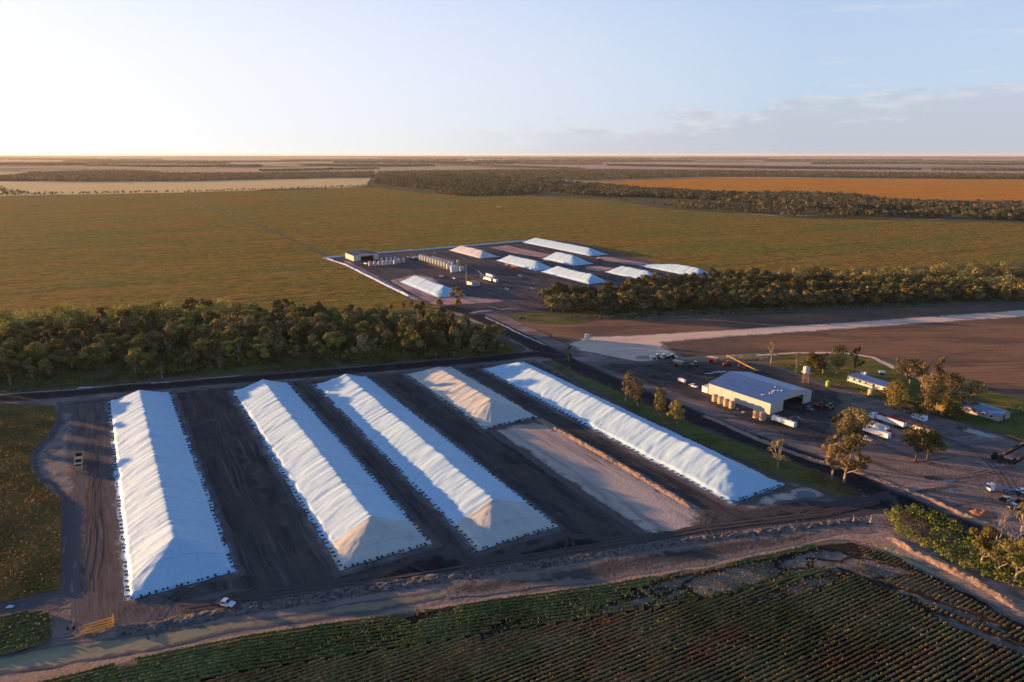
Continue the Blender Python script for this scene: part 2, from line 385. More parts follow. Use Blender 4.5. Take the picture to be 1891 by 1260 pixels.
# right hand paddocks
sheet('ploughed_field', pts((905, 585), (1010, 578), (1100, 590), (1300, 584), (1500, 576), (1891, 556), (2400, 530), (2400, 546), (1891, 574), (1600, 593), (1350, 610), (1100, 626), (1050, 640), (1000, 618)), m_plough, 4, 1.5, 8)
sheet('green_verge', pts((930, 580), (1000, 575), (1040, 584), (1105, 592), (1075, 599), (1000, 598), (955, 594)), m_green, 3, 1.2, 5)
sheet('ploughed_field', pts((1210, 634), (1350, 620), (1600, 603), (1891, 584), (2400, 552), (2400, 900), (1891, 742), (1760, 700), (1660, 672), (1600, 657), (1430, 650), (1255, 660)), m_plough, 4, 1.5, 8)
sheet('pale_road', pts((1042, 634), (1080, 622), (1200, 617), (1350, 608.5), (1600, 592), (1891, 572), (2400, 536), (2400, 552), (1891, 586), (1600, 606), (1350, 623), (1225, 634), (1245, 648), (1262, 661), (1200, 673), (1140, 670), (1085, 657)), m_palegr, 3, 1, 5)
sheet('farm_grass', pts((1395, 668), (1440, 653), (1500, 650), (1600, 655), (1700, 682), (1800, 705), (1891, 738), (2300, 850), (2300, 960), (1891, 818), (1790, 788), (1650, 748), (1560, 722), (1500, 702)), m_grass, 3, 1.5, 6)
sheet('farm_track', ribbon(pts((1395, 657), (1470, 652), (1560, 652), (1610, 660), (1645, 676), (1672, 690), (1720, 706)), 4.5, 6), m_palegr, 2, .6, 2)
# the near site: base of bare earth, then lanes, tracks and verges
sheet('yard', pts((-700, 790), (0, 733), (400, 700), (700, 676), (950, 655), (990, 640), (870, 578), (930, 582), (1060, 645), (1180, 668), (1260, 664), (1400, 668), (1560, 722), (1650, 748), (1790, 788), (1891, 818), (2300, 960), (2300, 1180), (1891, 1110), (1700, 1015), (1630, 985), (1560, 985), (1500, 1010), (1300, 1050), (1100, 1082), (900, 1110), (700, 1140), (450, 1175), (240, 1225), (60, 1270), (-700, 1500)), m_yard, 4, 1.2)
sheet('farm_yard', pts((1060, 668), (1150, 668), (1250, 664), (1420, 668), (1500, 704), (1570, 728), (1560, 790), (1540, 835), (1450, 812), (1330, 764), (1180, 706)), m_black, 3, 2, 8)
sheet('storage_floor', pts((120, 742), (200, 733), (430, 712), (700, 690), (900, 672), (985, 664), (1060, 700), (1200, 775), (1440, 890), (1440, 905), (1600, 935), (1520, 962), (1300, 985), (1000, 1040), (800, 1075), (560, 1105), (380, 1135), (230, 1150), (150, 1150)), m_black, 3, 1.2, 6)
sheet('brown_track', pts((128, 748), (196, 742), (206, 850), (226, 1000), (250, 1100), (330, 1112), (430, 1090), (560, 1085), (420, 1120), (300, 1150), (160, 1160), (130, 1150), (140, 1050), (143, 900), (135, 820)), m_track, 2.5, 1, 5)
# pale shoulders round each stack
STACKS = [dict(v=-5.0, u=193.0, L=180.3, W=25.9), dict(v=48.6, u=178.4, L=180.8, W=26.5), dict(v=87.0, u=167.5, L=181.1, W=27.0), dict(v=134.4, u=252.0, L=88.8, W=26.0), dict(v=174.5, u=150.4, L=177.8, W=25.8)]
def site(u, v): return AU * u + AV * v
for s in STACKS:
    m_ = 3.2
    sheet('stack_apron', np.array([site(s['u'] - m_, s['v'] - m_), site(s['u'] - m_, s['v'] + s['W'] + m_), site(s['u'] + s['L'] + m_, s['v'] + s['W'] + m_), site(s['u'] + s['L'] + m_, s['v'] - m_)]), m_gravel, 2, .9, 3)
sheet('clay_pad', np.array([site(251, 134), site(251, 162), site(150, 163), site(143, 158), site(141, 146), site(148, 134)]), m_pad, 2, 1.2, 6)
sheet('clay_pad', pts((1352, 938), (1442, 905), (1500, 893), (1540, 905), (1560, 918), (1480, 925), (1380, 945)), m_pad, 2, 1, 4)
sheet('gravel_patch', pts((108, 742), (132, 745), (138, 820), (142, 900), (140, 1050), (132, 1115), (100, 1128), (40, 1128), (0, 1134), (-80, 1140), (-80, 1128), (0, 1118), (112, 1092), (118, 920), (84, 895), (58, 860), (62, 835), (98, 800)), m_gravel, 2.5, 1.5, 4)
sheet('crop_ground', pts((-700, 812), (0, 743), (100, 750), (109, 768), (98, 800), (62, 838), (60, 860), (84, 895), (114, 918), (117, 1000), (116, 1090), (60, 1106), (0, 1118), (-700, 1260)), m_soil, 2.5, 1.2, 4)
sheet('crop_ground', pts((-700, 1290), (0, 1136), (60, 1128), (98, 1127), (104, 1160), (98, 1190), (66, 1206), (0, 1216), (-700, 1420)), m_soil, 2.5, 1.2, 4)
sheet('green_verge', pts((1000, 668), (1040, 664), (1066, 675), (1150, 720), (1300, 786), (1420, 832), (1530, 868), (1592, 905), (1590, 918), (1555, 926), (1500, 905), (1440, 884), (1300, 826), (1150, 752), (1060, 703)), m_green, 2.5, 1.4, 5)
sheet('road', ribbon(pts((820, 566), (868, 578), (905, 595), (960, 623), (1040, 664), (1120, 702), (1250, 757), (1370, 807), (1480, 846), (1560, 876), (1625, 912), (1720, 952), (1891, 1022), (2100, 1100)), 15, 13), m_road, 3, .9, 3)
sheet('road', ribbon(pts((-700, 800), (0, 737), (150, 726), (200, 720), (430, 703), (700, 681), (900, 664), (990, 654), (1050, 662)), 12, 13), m_road, 3, .8, 3)
sheet('road', pts((1640, 905), (1668, 940), (1600, 952), (1520, 964), (1300, 988), (1050, 1032), (900, 1054), (720, 1088), (560, 1110), (430, 1132), (330, 1146), (430, 1095), (520, 1085), (640, 1066), (720, 1050), (800, 1018), (880, 1034), (960, 1015), (1030, 990), (1190, 990), (1300, 968), (1400, 948), (1540, 927), (1600, 915)), m_road, 3, 1.4, 5)
sheet('road', ribbon(pts((868, 580), (930, 575), (1010, 568), (1030, 560)), 8, 6), m_track, 3, 1, 3)
sheet('dry_channel', pts((-500, 1330), (0, 1211), (100, 1193), (240, 1172), (480, 1143), (700, 1108), (840, 1084), (1100, 1040), (1120, 1052), (830, 1103), (700, 1130), (550, 1150), (450, 1166), (240, 1210), (120, 1230), (0, 1248), (-500, 1390)), m_canal, 2.5, .6, 2)
sheet('red_verge', pts((-500, 1400), (0, 1252), (240, 1212), (450, 1170), (700, 1134), (900, 1106), (1100, 1076), (1300, 1042), (1420, 1008), (1520, 985), (1600, 975), (1640, 985), (1720, 1030), (1891, 1112), (2200, 1250), (2200, 1300), (1891, 1150), (1640, 1010), (1560, 996), (1500, 1004), (1300, 1052), (1100, 1084), (900, 1112), (700, 1142), (450, 1182), (240, 1228), (0, 1280), (-500, 1440)), m_clay, 2, 1)
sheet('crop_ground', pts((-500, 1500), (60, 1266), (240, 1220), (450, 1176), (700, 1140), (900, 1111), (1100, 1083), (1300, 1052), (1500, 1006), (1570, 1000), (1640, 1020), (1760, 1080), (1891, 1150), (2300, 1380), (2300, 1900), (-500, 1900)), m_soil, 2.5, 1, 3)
def blob(px, py, rx, ry, seed, rot=0):
    """an uneven rounded outline round a pixel, rx across and ry deep in metres"""
    c = np.array(at(px, py)[:2]); t = np.linspace(0, 2 * math.pi, 40, endpoint=False)
    r = 1 + .55 * fbm2(np.cos(t) * 1.3 + seed, np.sin(t) * 1.3 + seed * 2, 3)
    x, y = rx * r * np.cos(t), ry * r * np.sin(t)
    return c + np.stack([x * math.cos(rot) - y * math.sin(rot), x * math.sin(rot) + y * math.cos(rot)], 1)
for q in [(1798, 798, 7, 2.6, 1, -.9), (1485, 914, 3.4, 2.2, 2, .3), (1330, 687, 5, 1.2, 3, .1), (1735, 886, 6, 2.2, 4, -.4), (920, 382, 7, 4, 5, 0), (1310, 690, 3, .8, 6, .2), (1760, 905, 2.5, .9, 7, -.6)]:
    sheet('puddle', blob(*q), m_water, 1.0, .15)
m_scum = M('pale_wet_clay', (.55, .50, .46), [((.30, .26, .23), 2.5, .48, .62)], rough=.35, spec=.5)
for ln, w_ in [(((871, 578), (890, 575), (910, 574)), 2.6), (((895, 586), (925, 599), (950, 612), (975, 624), (1008, 638)), 1.6), (((925, 572), (945, 570), (960, 569)), 1.6)]:
    sheet('wet_gutter', ribbon(pts(*ln), w_, w_ * .6), m_scum, 1.2, .5)
sheet('headland_track', pts((820, 1110), (830, 1075), (1000, 1052), (1200, 1018), (1400, 990), (1560, 972), (1610, 975), (1625, 985), (1560, 988), (1500, 1000), (1300, 1044), (1100, 1074), (950, 1095)), M('grey_headland', (.085, .068, .056), [((.055, .046, .04), (30, 4, 1), .45, .62, R(20)), ((.14, .115, .095), (24, 2, 1), .56, .68, R(20), 6)], bump=[(1, .12)], edge=((.2, .145, .11), 3)), 2.5, 1.2, 4)
PATCHES = [(blob(*q[:6]), q[6]) for q in [(1275, 1082, 19, 4.6, 11, .35, .72), (1390, 1060, 22, 5.0, 12, .4, .6), (1520, 1032, 15, 4, 13, .3, .8), (1600, 1050, 14, 6, 14, -.2, .6), (1720, 1115, 19, 2.8, 15, -.75, .9), (1830, 1180, 20, 2.6, 16, -.78, .9), (1225, 1102, 9, 3.4, 17, .4, .6), (790, 1138, 6, 1.8, 18, .4, .9), (920, 1165, 5, 1.7, 19, .5, .7), (1480, 1085, 16, 3.0, 20, .4, .45), (1150, 1120, 14, 2.6, 21, .4, .4)]]
sheet('thin_crop_ground', pts((1180, 1078), (1300, 1056), (1500, 1011), (1565, 1005), (1640, 1026), (1760, 1088), (1891, 1160), (2100, 1270), (2100, 1330), (1891, 1225), (1780, 1165), (1690, 1118), (1600, 1085), (1520, 1078), (1400, 1100), (1250, 1115)), m_fallow, 2.5, 2, 9)
for pb, _f in PATCHES:
    sheet('thin_crop_patch', pb, m_fallow, 1.5, .5, 2.5)
m_rut = M('tyre_rut', (.030, .027, .026), [((.06, .05, .045), 3, .5, .68)], bump=[(.6, .08)], edge=((.07, .058, .05), 1))
m_rutp = M('dusty_wheel_line', (.15, .118, .095), [((.09, .072, .06), 3, .5, .66)], bump=[(.6, .08)], edge=((.10, .08, .066), 1))
_tr = random.Random(8)
_wz = [0]
def wheel_lines(line, mat, gauge=1.9, w=.55):
    _wz[0] += 1
    line = np.asarray(line, float); d = np.gradient(line, axis=0); d /= np.hypot(*d.T)[:, None]; nr = np.stack([-d[:, 1], d[:, 0]], 1)
    for sg in (-1, 1): sheet('tyre_track', ribbon(line + nr * sg * gauge / 2, w, w * .8), mat, 1.6, .18, z=.003 * _layer[0] + .004 + .0015 * _wz[0])
for v0, v1, u0, u1 in [(23, 47, 190, 365), (77, 86, 178, 345), (116, 132, 165, 340), (163, 172, 158, 330), (-16, -9, 200, 360)]:
    for k in range(5 if v1 - v0 > 20 else 2):
        v = _tr.uniform(v0 + 1.5, v1 - 1.5); u = np.linspace(u0 + _tr.uniform(-6, 20), u1 - _tr.uniform(0, 60), 26)
        wheel_lines([site(a, v + 1.6 * math.sin(a / 37 + k * 2 + v) + .5 * math.sin(a / 9 + k)) for a in u], _tr.choice([m_rut, m_rutp]))
for k in range(9):
    c = np.array([(430, 1105), (700, 1070), (860, 1040), (1050, 1015), (300, 1120), (1300, 970), (1480, 950), (1560, 935), (1620, 915)][k])
    t = np.linspace(0, 1, 20); cw = np.array(at(*c)[:2]); a0 = _tr.uniform(0, 6.28); r = _tr.uniform(10, 17)
    wheel_lines(np.stack([cw[0] + r * np.cos(a0 + t * 1.7) - r * math.cos(a0 + .85), cw[1] + r * np.sin(a0 + t * 1.7) - r * math.sin(a0 + .85)], 1), _tr.choice([m_rut, m_rutp]))
for k in range(6):
    o_ = _tr.uniform(-2.5, 2.5)
    wheel_lines(pts(*[(x, y + o_ + 1.5 * math.sin(x / 90 + k)) for x, y in [(340, 1128), (560, 1097), (720, 1074), (900, 1043), (1050, 1020), (1300, 977), (1520, 950), (1620, 925)]]), _tr.choice([m_rut, m_rutp]))
for a, b, cc in [((1200, 690), (1420, 800), (1330, 720)), ((1540, 760), (1780, 870), (1640, 850)), ((1600, 850), (1830, 870), (1720, 905)), ((1500, 800), (1600, 880), (1530, 850)), ((1700, 800), (1860, 900), (1820, 820))]:
    t = np.linspace(0, 1, 18)[:, None]; A0, B0, C0 = (np.array(at(*q)[:2]) for q in (a, b, cc))
    wheel_lines((1 - t) ** 2 * A0 + 2 * t * (1 - t) * C0 + t ** 2 * B0, m_rutp)

# low ridges of pushed-up earth
def ridge(name, line, w, h, mat, lump=.5, kind='structure'):
    line = np.asarray(line, float)
    seg = np.hypot(*np.diff(line, axis=0).T); S = np.concatenate([[0], np.cumsum(seg)])
    ns = int(S[-1] / .45) + 2; nt_ = 15
    s = np.linspace(0, S[-1], ns); cx = np.interp(s, S, line[:, 0]); cy = np.interp(s, S, line[:, 1])
    dx, dy = np.gradient(cx), np.gradient(cy); q = np.hypot(dx, dy); dx /= q; dy /= q
    t = np.linspace(-1, 1, nt_)
    X = cx[:, None] - dy[:, None] * t * w / 2; Y = cy[:, None] + dx[:, None] * t * w / 2
    prof = np.cos(t * math.pi / 2) ** 1.2
    nz = fbm2(X / .95, Y / .95, 4); nz2 = fbm2(X / 9, Y / 9, 3)
    endf = np.clip(np.minimum(s, S[-1] - s) / 4, 0, 1)[:, None]
    Z = prof * endf * np.maximum(.05, h * (1 + .8 * nz2) + lump * nz * 1.6) + .12
    X = X + fbm2(X / 3, Y / 3 + 70) * .6; Y = Y + fbm2(X / 3 + 40, Y / 3) * .6
    V = np.stack([X, Y, Z], -1).reshape(-1, 3)
    i, j = np.meshgrid(np.arange(ns - 1), np.arange(nt_ - 1), indexing='ij')
    a = (i * nt_ + j).ravel(); F = np.stack([a, a + nt_, a + nt_ + 1, a + 1], 1)
    return tag(link(name, np_mesh(name, V, F, mat, smooth=True)), kind=kind)
ridge('spoil_bank', pts((215, 1168), (300, 1155), (420, 1130), (560, 1108), (700, 1085), (830, 1066)), 5.5, .42, m_spoil, .42)
ridge('spoil_bank', pts((820, 1070), (900, 1056), (1050, 1034), (1200, 1010), (1350, 990), (1480, 974), (1600, 962)), 5, .28, m_spoil, .42)
ridge('earth_bank', np.array([site(250, 160.5), site(200, 161.5), site(153, 161)]), 3.4, .55, m_clay, .25)
ridge('earth_bank', np.array([site(250, 136), site(200, 135), site(150, 135.5)]), 3, .35, m_pad, .25)
ridge('earth_bank', pts((1300, 768), (1400, 812), (1500, 850), (1570, 868), (1700, 915), (1800, 960), (1891, 1000)), 3, .5, m_clay, .3)
ridge('earth_bank', pts((1640, 992), (1700, 1025), (1800, 1075), (1891, 1130)), 4, .7, m_clay, .3)

# ------------------------------------------------------------------ grain stacks under tarpaulin
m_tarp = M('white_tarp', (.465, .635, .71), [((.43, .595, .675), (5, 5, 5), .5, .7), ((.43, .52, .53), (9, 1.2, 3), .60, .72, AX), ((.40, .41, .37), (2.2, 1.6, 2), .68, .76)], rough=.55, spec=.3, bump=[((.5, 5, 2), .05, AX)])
m_cream = M('cream_tarp', (.57, .55, .46), [((.51, .49, .40), 4, .48, .68)], rough=.6, spec=.25, bump=[((.5, 5, 2), .05, AX)])
def add_seams(m, gap, width, dark):
    nt = NT(m.node_tree); bs = next(n for n in nt.n if n.type == 'BSDF_PRINCIPLED'); lk = bs.inputs['Base Color'].links[0]; src = lk.from_socket
    geo = nt.new('ShaderNodeNewGeometry'); vd = nt.new('ShaderNodeVectorMath', operation='DOT_PRODUCT'); vd.inputs[1].default_value = (AU[0], AU[1], 0)
    nt.L(geo.outputs['Position'], vd.inputs[0])
    a = nt.new('ShaderNodeMath', operation='MULTIPLY'); a.inputs[1].default_value = 1 / gap; nt.L(vd.outputs['Value'], a.inputs[0])
    f = nt.new('ShaderNodeMath', operation='FRACT'); nt.L(a.outputs[0], f.inputs[0])
    c = nt.new('ShaderNodeMath', operation='LESS_THAN'); c.inputs[1].default_value = width / gap; nt.L(f.outputs[0], c.inputs[0])
    x = nt.new('ShaderNodeMix', data_type='RGBA'); x.blend_type = 'MULTIPLY'; nt.L(c.outputs[0], x.inputs[0]); nt.L(src, x.inputs[6]); x.inputs[7].default_value = (dark, dark, dark, 1)
    nt.L(x.outputs[2], bs.inputs['Base Color'])
add_seams(m_tarp, 18.3, .28, .80); add_seams(m_cream, 9.1, .25, .80)
m_bag = M('black_ballast', (.012, .013, .017), [((.04, .04, .045), .5, .55, .7)], rough=.6)

def heap(name, label, u0, v0, L, W, H, hipN, hipF, seed, cap=None, body=None, wr=1.0, ax=None, group=None, res=.62, reshape=None):
    """a long pile of grain under tarpaulin: its ridge, hips, low edge wall, sags and creases"""
    U_, V_ = ax if ax else (AU, AV)
    ns = int(L / res) + 1; nt_ = int(W / (res * .8)) + 1
    sk = np.array([.45, .9])
    s = np.concatenate([-sk[::-1], np.linspace(0, L, ns), L + sk]); t = np.concatenate([-sk[::-1], np.linspace(0, W, nt_), W + sk])
    ns += 4; nt_ += 4
    S, T = np.meshgrid(s, t, indexing='ij')
    a = np.abs(T - W / 2) / (W / 2)
    bn = np.clip((hipN - S) / hipN, 0, None); bf = np.clip((S - (L - hipF)) / hipF, 0, None); b = np.maximum(bn, bf)
    p = 3.3
    rr = np.clip((a ** p + b ** p) ** (1 / p), 0, 1.0)
    crest = H + .5 * fbm2(s / 14 + seed, s * 0 + seed, 3)[:, None] + .26 * vnoise2(s / 2.4, s * 0 + seed)[:, None] + .16 * vnoise2(s / 1.1, s * 0 + seed + 3)[:, None]
    soft = np.sqrt(rr ** 2 + .028 ** 2) - .028
    hw = .75
    Z = hw + (crest - hw) * (1 - soft) ** 1.03
    ang = np.arctan2(b * hipN, (T - W / 2) + 1e-6)
    q = S + .34 * np.abs(T - W / 2)
    hipm = b > 0
    q = np.where(hipm, np.where(bn > 0, 0, 500) + ang * 16, q)
    prof = np.clip(rr * 1.4, .25, 1) * np.clip((1 - rr) * 7, 0, 1) * 1.2
    fold = fbm2(q / 1.9 + seed * 3, rr * 1.1 + seed, 3) * .15 + fbm2(q / .95 + seed, rr * .8 + 5, 2) * .085 + fbm2(S / 9 + seed, T / 7, 3) * .20 + fbm2(q / 4.5 + rr * 1.2, rr * .5 + seed * 2, 2) * .09
    fold = fold - .07 * np.clip(1 - np.abs(fbm2(q / 1.5 + seed * 7, rr * .5 + 3, 2)) * 5, 0, 1)
    Z = Z + wr * fold * prof
    ew = np.minimum(np.minimum(T, W - T), np.minimum(S, L - S))
    skirt = np.maximum(.06, .16 + .10 * fbm2(S / 1.2 + seed, T / 1.2, 2)); Z = np.where(ew <= 1e-6, np.where(ew < -1, .05, skirt), Z)
    Z = np.where((ew > 1e-6) & (ew < res * 1.01), hw * .9 + .12 * vnoise2(q / 1.7, q * 0 + seed), Z)
    if reshape is not None: Z = reshape(S, T, Z)
    wob = .3 * fbm2(S / 3 + seed, T / 3, 2) * (ew < 1.2) * (1 + 1.2 * (ew < -.8))
    S2 = S + wob; T2 = T + wob
    X = U_[0] * (u0 + S2) + V_[0] * (v0 + T2); Y = U_[1] * (u0 + S2) + V_[1] * (v0 + T2)
    V = np.stack([X, Y, Z], -1).reshape(-1, 3)
    i, j = np.meshgrid(np.arange(ns - 1), np.arange(nt_ - 1), indexing='ij')
    A = (i * nt_ + j).ravel(); F = np.stack([A, A + 1, A + nt_ + 1, A + nt_], 1)
    c = site(u0 + L / 2, v0 + W / 2) if ax is None else U_ * (u0 + L / 2) + V_ * (v0 + W / 2)
    root = thing(name, label, 'grain stack', (c[0], c[1], 0), 0, group)
    V[:, :2] -= c
    sc_ = (s[:-1] + s[1:]) / 2
    iscap = np.repeat(sc_ < hipN + .2, nt_ - 1) if cap else np.zeros(len(F), bool)
    def sub(nm, mk, mt):
        f = F[mk]; used = np.unique(f); mp = np.zeros(len(V), int); mp[used] = np.arange(len(used))
        return link(nm, np_mesh(nm, V[used], mp[f], mt, smooth=True), root)
    sub('tarp', ~iscap, body or m_tarp)
    if cap: tag(sub('end_tarp', iscap, cap), 'cream tarpaulin over the near end')
    return root

stack_lab = ['longest grain stack beside the brown truck track, under white tarp to both ends', 'long white grain stack with a cream end sheet, beside the wide black lane', 'long white grain stack with a cream end sheet, beside the empty clay pad lane', 'short cream tarped grain stack at the head of the empty clay pad', 'long white grain stack next to the green tree verge and main road']
for k, s in enumerate(STACKS):
    heap('grain_stack', stack_lab[k], s['u'], s['v'], s['L'], s['W'], [6.6, 6.5, 6.2, 5.4, 6.2][k], [15, 13, 16, 19, 14][k], [10, 9.5, 10, 12, 16][k], k + 1, [None, m_cream, m_cream, None, None][k], m_cream if k == 3 else None, 1.0, group='grain stacks of the near yard')

# ballast bags along the tarpaulin edges
def bag_mesh():
    mb = MB(); n = 10
    prof = [(.02, -.75), (.17, -.68), (.25, -.4), (.23, 0), (.26, .4), (.18, .68), (.02, .75)]
    V = []; F = []
    for r, x in prof:
        for k in range(n):
            t = 2 * math.pi * k / n
            V.append((x, r * math.cos(t) * 1.15, max(0, .2 + r * math.sin(t) * .8)))
    for i in range(len(prof) - 1):
        for k in range(n): F.append((i * n + k, i * n + (k + 1) % n, (i + 1) * n + (k + 1) % n, (i + 1) * n + k))
    F += [tuple(range(n)), tuple(range((len(prof) - 1) * n, len(prof) * n))]
    return np.array(V), F
bv, bf = bag_mesh()
bag_me = np_mesh('ballast_bag', bv, bf, m_bag, smooth=True)
rng = random.Random(3)
spots = []
side_lab = {0: 'black ballast bag on the sunny long edge of', 1: 'black ballast bag on the shaded long edge of', 2: 'black ballast bag on the near end of', 3: 'black ballast bag on the far end of'}
stack_short = ['stack beside truck track', 'cream-ended stack between two wide lanes', 'cream-ended stack nearest clay pad', 'short cream stack', 'stack beside green verge']
for k, s in enumerate(STACKS):
    for side in range(4):
        ln = s['L'] if side < 2 else s['W']; st = 2.7 if side < 2 else 1.7
        n = int(ln / st)
        for i in range(n):
            d = (i + .5) * ln / n + rng.uniform(-.6, .6)
            if rng.random() < .09: continue
            q = {0: (s['u'] + d, s['v'] - .35), 1: (s['u'] + d, s['v'] + s['W'] + .35), 2: (s['u'] - .35, s['v'] + d), 3: (s['u'] + s['L'] + .35, s['v'] + d)}[side]
            p = site(*q); spots.append((math.hypot(p[0], p[1]), p, AX + (math.pi / 2 if side < 2 else 0) + rng.uniform(-.35, .35), k, side))
spots.sort(key=lambda a: a[0])
EXTRA_V = []; EXTRA_F = []; nb = 0
for idx, (d, p, rz, k, side) in enumerate(spots):
    zz = .42
    if idx < 300:
        o = link('ballast_bag', bag_me, None, (p[0], p[1], zz), rz); o.scale = (rng.uniform(.55, .95), rng.uniform(.7, 1.15), rng.uniform(.7, 1.05))
        tag(o, side_lab[side] + ' ' + stack_short[k], 'ballast bag', 'ballast bags, edge %s of stack %s' % ('abcd'[side], 'abcde'[k]))
    else:
        c, s_ = math.cos(rz), math.sin(rz)
        W_ = np.stack([bv[:, 0] * c - bv[:, 1] * 1.15 * s_ + p[0], bv[:, 0] * s_ + bv[:, 1] * 1.15 * c + p[1], bv[:, 2] * 1.1 + zz], 1)
        EXTRA_V.append(W_); EXTRA_F += [tuple(i + nb for i in f) for f in bf]; nb += len(bv)
tag(link('distant_ballast_bags', np_mesh('distant_ballast_bags', np.concatenate(EXTRA_V), EXTRA_F, m_bag, smooth=True)), 'many black ballast bags along the farther tarp edges', 'ballast bags', None, 'stuff')

# far stacks: corners from their own measured lines
def far_stack(label, fl, nl, W, H, hN, hF, seed, **kw):
    a = np.array(at(*nl)[:2]); b = np.array(at(*fl)[:2])
    u0 = a @ AU; L = (b - a) @ AU; v0 = ((a + b) / 2) @ AV
    return heap('grain_stack', label, u0, v0, L, W, H, hN, hF, seed, group='grain stacks of the far yard', res=1.0, **kw)
far_stack('white grain stack beside the lone round tree in the far yard', (750, 520), (796, 552), 24, 6.6, 15, 10, 11)
far_stack('pale grain stack along the white bank behind the silos', (828, 463), (888, 478), 25, 6.2, 17, 10, 12, body=M('blush_tarp', (.64, .58, .52), [((.58, .53, .47), 6, .5, .7)], rough=.6))
far_stack('white grain stack with red machinery at its foot, in front of the pink pad', (927, 481), (978, 502), 24, 6.8, 18, 10, 13)
far_stack('longest far grain stack, on the outer edge next to the crop', (968, 448), (1086, 474), 26, 6.8, 20, 12, 14)
far_stack('short peaked white grain stack between two pink clay pads', (1003, 478), (1055, 491.6), 27, 8, 20, 10, 15)
far_stack('white grain stack half behind the shelterbelt corner', (994, 503), (1092, 525), 22, 6.6, 10, 14, 16)
far_stack('white grain stack in the far middle row, its foot behind the shelterbelt', (1116, 503), (1196, 521), 26, 7, 14, 12, 17)
far_stack('white grain stack at the far corner with a flattened end', (1180, 492), (1290, 513.5), 25, 6.8, 12, 45, 18)

# white lined banks round the far yard
m_liner = M('white_liner', (.62, .64, .66), [((.5, .5, .5), (9, 9, 9), .55, .7)], rough=.5)
def bank(label, line, w, h):
    o = ridge('lined_bank', line, w, h, m_liner, .25, None)
    if 'kind' in o: del o['kind']
    return tag(o, label, 'bank')
bank('white lined bank running from the far shed to the outermost far stack', pts((597, 477.5), (640, 473), (700, 468), (850, 456), (1003, 443)), 5, 1.2)
bank('white lined bank running from the far shed corner towards the forest', pts((604, 478), (640, 490), (690, 515), (730, 535), (757, 548)), 3.6, .9)

# ------------------------------------------------------------------ vegetation
def leaf_cloud(rs, cen, rad, n, size, flat=.75, up=.35):
    """n leaf-cluster faces spread through balls at cen with radii rad"""
    cen = np.asarray(cen, float); rad = np.asarray(rad, float)
    w = rad ** 2; k = rs.choice(len(cen), n, p=w / w.sum())
    d = rs.normal(size=(n, 3)); d /= np.linalg.norm(d, axis=1)[:, None]
    r = rad[k] * rs.uniform(.68, 1.04, n)
    P = cen[k] + d * r[:, None] * np.array([1, 1, flat])
    nrm = d + rs.normal(size=(n, 3)) * .55 + np.array([0, 0, up]); nrm /= np.linalg.norm(nrm, axis=1)[:, None]
    h = rs.normal(size=(n, 3)); t1 = np.cross(nrm, h); t1 /= np.linalg.norm(t1, axis=1)[:, None]; t2 = np.cross(nrm, t1)
    sz = size * rs.uniform(.6, 1.35, n)[:, None]; el = rs.uniform(.55, 1.0, n)[:, None]
    V = np.stack([P + t1 * sz, P + t2 * sz * el, P - t1 * sz * .9, P - t2 * sz * el], 1).reshape(-1, 3)
    F = np.arange(n * 4).reshape(n, 4)
    ct = rs.rand(len(cen))
    tint = np.clip(ct[k] * .6 + rs.rand(n) * .4, 0, 1)
    return V, F, tint

def leafmat(name, lo, hi, tr=.26): return M(name, lo, tint=(lo, hi), rough=.75, spec=.1, translucent=tr)
m_gum = leafmat('gum_leaves', (.036, .040, .010), (.235, .19, .046), .16)
m_belt = leafmat('belt_leaves', (.022, .023, .008), (.225, .178, .058), .06)
m_lone = leafmat('dry_gum_leaves', (.044, .041, .015), (.19, .142, .058))
m_yel = leafmat('yellow_gum_leaves', (.070, .068, .015), (.19, .155, .034))
m_shrub = leafmat('shrub_leaves', (.045, .075, .012), (.14, .15, .026))
m_brown = leafmat('dry_shrub_leaves', (.07, .055, .02), (.19, .115, .05))
m_bark = M('bark', (.085, .065, .05), [((.14, .115, .09), 1.5, .48, .62), ((.09, .07, .055), .6, .55, .7)], bump=[(.3, .04)])
m_pbark = M('pale_bark', (.36, .29, .22), [((.22, .17, .13), 1.2, .5, .66)], bump=[(.3, .04)])

